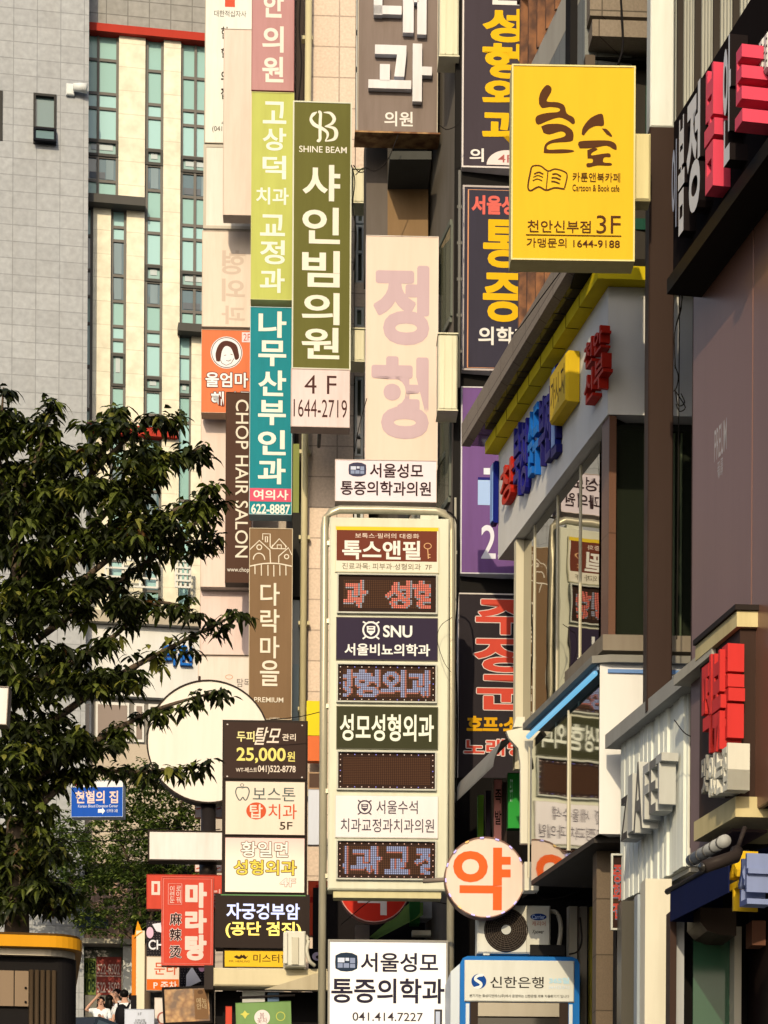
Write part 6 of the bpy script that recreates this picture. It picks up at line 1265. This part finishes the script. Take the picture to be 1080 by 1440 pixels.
tree('street_tree', 'mid green small leaved tree behind the round blank sign', 206, 46.2,
     [(200, 1110, 80, 45), (240, 1130, 60, 50), (270, 1165, 36, 40), (150, 1180, 95, 60), (215, 1190, 75, 55), (110, 1230, 80, 60), (190, 1250, 85, 40), (235, 1240, 45, 45), (160, 1295, 60, 24), (225, 1290, 40, 22), (60, 1210, 70, 70)],
     [([(200, 1330), (190, 1240), (160, 1150), (170, 1090)], .05), ([(205, 1320), (230, 1220), (250, 1150), (262, 1100)], .05), ([(200, 1330), (140, 1280), (100, 1240), (80, 1190)], .05), ([(205, 1330), (240, 1290), (262, 1260), (276, 1230)], .04)],
     .11, .05, tm, [.40, .38, .22], 13, 15, 3.2, 1.2, .12, 1330, .14, .5)
# potted planter greenery seen through the tree, on the shop ledge
tree('ledge_plant', 'small green shrub on the ledge behind the dark tree', 20, 48.6, [(20, 885, 30, 12), (45, 890, 16, 8)], [([(20, 900), (18, 880), (24, 872)], .01), ([(30, 900), (40, 886), (44, 880)], .01)], .16, .05, tm, [.2, .4, .4], 10, 10, 2, .3, .03, 905, .14, .2)
bpy.data.objects['ledge_plant']['category'] = 'shrub'

def pipes():
    dk = paint((40, 34, 30), .6, .1); gy = paint((126, 118, 104), .5, .4); lt = paint((196, 182, 152), .5, .4)
    def run(name, lb, cat, Y, pts, r, m, n=6):
        P = [W(x, y, Y) for x, y in pts]; o = P[0].copy(); b = B(); b.tube([p-o for p in P], r, m, n)
        for i in range(1, 6):
            q = P[0].lerp(P[-1], i/6)-o
            if r > .015: b.box(q.x-r*1.6, q.x+r*1.6, q.y-r*.4, q.y+r*1.2, q.z-.02, q.z+.02, m)
        tag(b.build(name, None, o), lb, cat)
    run('conduit', 'grey conduit running down the dark gap right of the pale pink sign', 'pipe', 31.7, [(646.5, 240), (645.5, 545)], .022, gy, 8)
    run('conduit', 'thin pale conduit beside the black pub sign', 'pipe', 31.7, [(640.5, 700), (639.5, 1160)], .016, lt, 8)
    run('cable', 'sagging black cable above the pale frame top sign', 'cable', 31.0, smooth_path([(516, 560), (505, 600), (498, 640), (494, 690)], 5), .006, dk)
    run('cable', 'black cable drooping from the grey brown sign to the olive one', 'cable', 32.6, smooth_path([(560, 190), (545, 225), (528, 240), (512, 236), (500, 246)], 5), .007, dk)
    run('cable', 'black cable looping under the cream duct box at the top', 'cable', 31.5, smooth_path([(618, 176), (628, 182), (640, 178), (648, 170)], 5), .006, dk)
    run('cable', 'twisted dark cable hanging on the olive sign edge', 'cable', 35.2, smooth_path([(494, 232), (499, 255), (496, 290), (501, 330), (497, 380)], 5), .008, dk)
    run('cable', 'black cable along the concrete canopy edge', 'cable', 24.0, smooth_path([(722, 470), (735, 455), (760, 420), (790, 380)], 5), .006, dk)
    run('cable', 'two slack wires below the mirrored fascia', 'cable', 27.9, smooth_path([(745, 1245), (760, 1262), (790, 1262), (826, 1246)], 5), .007, dk)
    run('cable', 'black power cable down the wall right of the bank booth', 'cable', 28.0, smooth_path([(800, 1342), (812, 1338), (818, 1322), (816, 1290)], 5), .012, dk)
    run('cable', 'thin cable slung across the ribbed shop roof edge', 'cable', 21.4, smooth_path([(948, 1012), (962, 1030), (975, 1036), (985, 1030)], 5), .005, dk)
    run('cable', 'dark cable bundle in the slot left of the beige stone wall', 'cable', 36.6, smooth_path([(423, -10), (421, 40), (424, 90), (420, 142)], 5), .012, dk)

# ================================================================== people far up the street
def skinned(verts, edges, radii, mat, name, parent, sub=1):
    me = bpy.data.meshes.new(name); me.from_pydata(verts, edges, []); o = bpy.data.objects.new(name, me); COL.objects.link(o)
    md = o.modifiers.new('s', 'SKIN'); sv = me.skin_vertices[0].data
    for i, r in enumerate(radii): sv[i].radius = r if isinstance(r, tuple) else (r, r)
    sv[0].use_root = True; ss = o.modifiers.new('d', 'SUBSURF'); ss.levels = sub; ss.render_levels = sub
    dg = bpy.context.evaluated_depsgraph_get(); m2 = bpy.data.meshes.new_from_object(o.evaluated_get(dg)); o.modifiers.clear(); o.data = m2
    m2.materials.clear(); m2.materials.append(mat); m2.polygons.foreach_set('use_smooth', [True]*len(m2.polygons)); o.parent = parent
    return o
def ell(b, c, r, m, n=14, k=10, cut=None):
    vs, fs = [], []
    for i in range(k+1):
        a = math.pi*i/k
        for j in range(n): t = 2*math.pi*j/n; vs.append((c[0]+r[0]*math.sin(a)*math.cos(t), c[1]+r[1]*math.sin(a)*math.sin(t), c[2]+r[2]*math.cos(a)))
    for i in range(k):
        for j in range(n): fs.append((i*n+j, (i+1)*n+j, (i+1)*n+(j+1) % n, i*n+(j+1) % n))
    b.mesh(vs, fs, m, True)
SKIN = paint((214, 160, 128), .5, .05)
def person(label, px, top_py, Y, yaw, H, shirt, trousers, hair, arms, long_hair=False, backpack=False, tilt=0.0):
    p = W(px, top_py, Y); root = empty('person', (p.x, Y, p.z-H), yaw, label, 'person'); k = H/1.72
    sh, hip = 1.42*k, .92*k
    V = [(0, 0, hip), (0, 0, 1.18*k), (0, 0, sh-.02), (0, 0, 1.50*k), (0, -.01, 1.60*k), (0, -.012, 1.70*k)]; Rr = [(.15*k, .11*k), (.13*k, .10*k), (.15*k, .09*k), .052*k, (.075*k, .09*k), (.06*k, .075*k)]
    E_ = [(0, 1), (1, 2), (2, 3), (3, 4), (4, 5)]
    for s_ in (-1, 1):
        n = len(V); V += [(s_*.09*k, 0, .86*k), (s_*.10*k, -.01, .48*k), (s_*.10*k, .02, .09*k), (s_*.11*k, -.14*k, .04*k)]; Rr += [.085*k, .058*k, .04*k, .035*k]; E_ += [(0, n), (n, n+1), (n+1, n+2), (n+2, n+3)]
    hands = []
    for s_, (el, wr) in zip((-1, 1), arms):
        n = len(V); V += [(s_*.17*k, 0, sh), tuple(c*k for c in el), tuple(c*k for c in wr)]; Rr += [.052*k, .04*k, .028*k]; E_ += [(2, n), (n, n+1), (n+1, n+2)]
        w_ = Vector(V[n+2]); d = (w_-Vector(V[n+1])).normalized(); a = d.cross(Vector((0, 1, .2))).normalized(); hp = w_+d*.05; V.append(tuple(hp)); Rr.append((.034*k, .02*k)); E_.append((n+2, n+3)); h0 = n+3
        for q, ln in zip((-1.2, -.4, .4, 1.2), (.06, .075, .07, .055)):
            m = len(V); V += [tuple(hp+d*.045+a*q*.018), tuple(hp+d*(.045+ln*.6)+a*q*.02), tuple(hp+d*(.045+ln)+a*q*.02-Vector((0, .012, 0)))]; Rr += [.0095, .0085, .007]; E_ += [(h0, m), (m, m+1), (m+1, m+2)]
        m = len(V); V += [tuple(hp+a*.045*-1+d*.01), tuple(hp-a*.06+d*.04)]; Rr += [.011, .009]; E_ += [(h0, m), (m, m+1)]
    skinned(V, E_, Rr, SKIN, 'body', root)
    f = B(); zc = 1.615*k; dk = paint((40, 28, 24), .4, .0)
    ell(f, (0, -.10*k, zc-.012), (.012*k, .022*k, .022*k), SKIN, 8, 6)
    for s_ in (-1, 1): ell(f, (s_*.03*k, -.088*k, zc+.01), (.012, .008, .007), dk, 8, 6); ell(f, (s_*.078*k, 0, zc-.01), (.012, .022, .032), SKIN, 8, 6)
    ell(f, (0, -.088*k, zc-.055), (.022, .008, .006), paint((170, 90, 80), .4, .0), 8, 6); f.build('face', root)
    hb = B(); hm = paint(hair, .35, .0); ell(hb, (0, .036*k, 1.662*k), (.090*k, .092*k, .085*k), hm, 18, 12)
    if long_hair: ell(hb, (0, .05*k, 1.50*k), (.10*k, .065*k, .20*k), hm, 16, 12)
    hb.build('hair', root)
    # shirt and trousers follow the body
    V2 = [(0, 0, hip-.02), (0, 0, 1.18*k), (0, 0, sh-.02), (0, 0, 1.475*k)]; R2 = [(.168*k, .125*k), (.148*k, .115*k), (.165*k, .105*k), (.068*k, .066*k)]; E2 = [(0, 1), (1, 2), (2, 3)]
    for s_, (el, wr) in zip((-1, 1), arms): n = len(V2); e_ = Vector((s_*.17*k, 0, sh)).lerp(Vector(el)*k, .7); V2 += [(s_*.17*k, 0, sh), tuple(e_)]; R2 += [.066*k, .062*k]; E2 += [(2, n), (n, n+1)]
    skinned(V2, E2, R2, paint(shirt, .7, .1), 'shirt', root)
    V3 = [(0, 0, hip)]; R3 = [(.165*k, .122*k)]; E3 = []
    for s_ in (-1, 1): n = len(V3); V3 += [(s_*.09*k, 0, .84*k), (s_*.10*k, -.01, .48*k), (s_*.10*k, .02, .10*k)]; R3 += [.10*k, .075*k, .062*k]; E3 += [(0, n), (n, n+1), (n+1, n+2)]
    skinned(V3, E3, R3, paint(trousers, .7, .1), 'trousers', root)
    if backpack:
        bp = empty('backpack', root.matrix_basis @ Vector((0, 0, 0)), yaw, 'black backpack worn by the dark haired person seen from behind', 'backpack'); bp.location = (p.x-math.sin(yaw)*.0, Y, p.z-H); m = paint((28, 26, 28), .6, .1)
        b = B(); ell(b, (0, .20*k, 1.18*k), (.15*k, .11*k, .25*k), m, 16, 12); b.build('bag', bp); b = B()
        for s_ in (-1, 1): b.tube(smooth_path3([(s_*.09, .14*k, 1.36*k), (s_*.12, .05, 1.455*k), (s_*.12, -.10, 1.42*k), (s_*.12, -.125, 1.25*k), (s_*.13, .02, 1.05*k)]), .02, m, 6)
        b.build('strap', bp)
    return root
def people():
    down = ((.24, .02, 1.12), (.27, -.06, .88)); dn = lambda s_: ((s_*.24, .02, 1.12), (s_*.26, -.08, .88))
    person('woman in a white t-shirt shading her eyes with a raised arm', 142, 1402.5, 47, R(4), 1.60, (250, 244, 232), (60, 60, 70), (30, 22, 20), [((-.34, -.10, 1.42), (-.13, -.13, 1.66)), ((.24, -.08, 1.12), (.08, -.20, 1.22))], long_hair=True)
    person('person with long black hair standing turned away between the two others', 155, 1400.5, 47.6, R(150), 1.62, (226, 216, 206), (50, 46, 50), (24, 18, 18), [dn(-1), ((.22, -.06, 1.14), (.06, -.20, 1.30))], long_hair=True)
    person('taller man in a light shirt with a hand at his mouth', 163.5, 1391.5, 47.9, R(-25), 1.76, (232, 222, 212), (54, 54, 62), (34, 24, 22), [dn(-1), ((.23, -.12, 1.20), (.06, -.17, 1.50))])
    person('dark haired person in a white shirt seen from behind, wearing a black backpack', 175.5, 1393.5, 46.4, R(170), 1.72, (246, 236, 222), (40, 40, 46), (26, 20, 20), [dn(-1), dn(1)], backpack=True)
    person('person half hidden at the edge of the striped column', 188, 1398, 48.1, R(60), 1.66, (240, 226, 210), (50, 50, 56), (40, 28, 24), [dn(-1), dn(1)])
people()

def car():
    Y = 43; p = W(112, 1439, Y); gz = ground_z(Y); e = empty('parked_car', (p.x, Y, gz), R(80), 'dark parked car whose roof just shows at the bottom of the picture', 'car'); H = p.z-gz
    bd = paint((58, 62, 68), .22, .05, metal=.3); gl = glass((.03, .035, .04), .04, .6); blk = paint((24, 24, 24), .6); k = H/1.45
    b = B(); b.extr([(-2.1, .3*k), (2.1, .3*k), (2.15, .7*k), (2.0, .85*k), (1.0, .92*k), (-1.9, .95*k), (-2.15, .8*k)], -.85, .85, bd); b.build('body', e)
    b = B(); b.extr([(-1.7, .95*k), (.95, .925*k), (.3, 1.40*k), (.1, 1.45*k), (-1.0, 1.45*k), (-1.25, 1.40*k)], -.72, .72, bd); b.build('cabin', e)
    for s_ in (-1, 1):
        b = B(); y = s_*.722; P = [(-1.45, .99*k), (.75, .97*k), (.25, 1.36*k), (-1.12, 1.36*k)]; b.mesh([(x, y, z) for x, z in P], [(0, 1, 2, 3) if s_ < 0 else (3, 2, 1, 0)], gl); b.build('window', e)
    b = B(); b.mesh([(.96, -.66, .95*k), (.96, .66, .95*k), (.34, .62, 1.38*k), (.34, -.62, 1.38*k)], [(0, 1, 2, 3)], gl); b.build('windscreen', e)
    for x in (-1.3, 1.3):
        for s_ in (-1, 1): b = B(); b.tube([(x, s_*.66, .32), (x, s_*.87, .32)], .32, blk, 20); w = b.build('wheel', e); b = B(); b.tube([(x, s_*.872, .32), (x, s_*.885, .32)], .19, paint((170, 170, 170), .3, .0, metal=.7), 14); b.build('rim', w)
car()

def cables():
    pipes()
    dk = paint((34, 30, 28), .6, .0)
    for lb, Y0, pts, r in (('thin black cable running down beside the pole sign frame', 30.2, [(590, 722), (600, 716), (640, 728), (646, 800), (640, 900), (643, 1000), (641, 1150)], .012), ('loop of thin cable between the pole frame and its cabinet', 29.4, [(636, 868), (620, 880), (615, 900), (624, 930), (634, 945)], .004),
                           ('cable crossing in front of the red round sign under the pole sign', 31.0, [(480, 1300), (525, 1264), (560, 1258), (632, 1272)], .006), ('thin cable from the pylon to the pole sign', 31.0, [(380, 1012), (420, 1008), (455, 1000)], .006),
                           ('overhead cable in front of the mid green tree', 38, [(60, 1172), (180, 1168), (300, 1160)], .008), ('second overhead cable lower in front of the mid green tree', 38, [(60, 1185), (200, 1180), (310, 1166)], .008),
                           ('black cable hanging at the top right building', 24.2, [(872, -20), (876, 60), (869, 92)], .012), ('cable loop between olive sign and grey brown sign', 34.8, [(497, 232), (505, 242), (516, 238), (528, 215), (533, 200)], .008)):
        P = [W(x, y, Y0) for x, y in smooth_path(pts, 5)]; o = P[0].copy(); b = B(); b.tube([p-o for p in P], r, dk, 6); t = b.build('cable', None, o); tag(t, lb, 'cable')
cables()
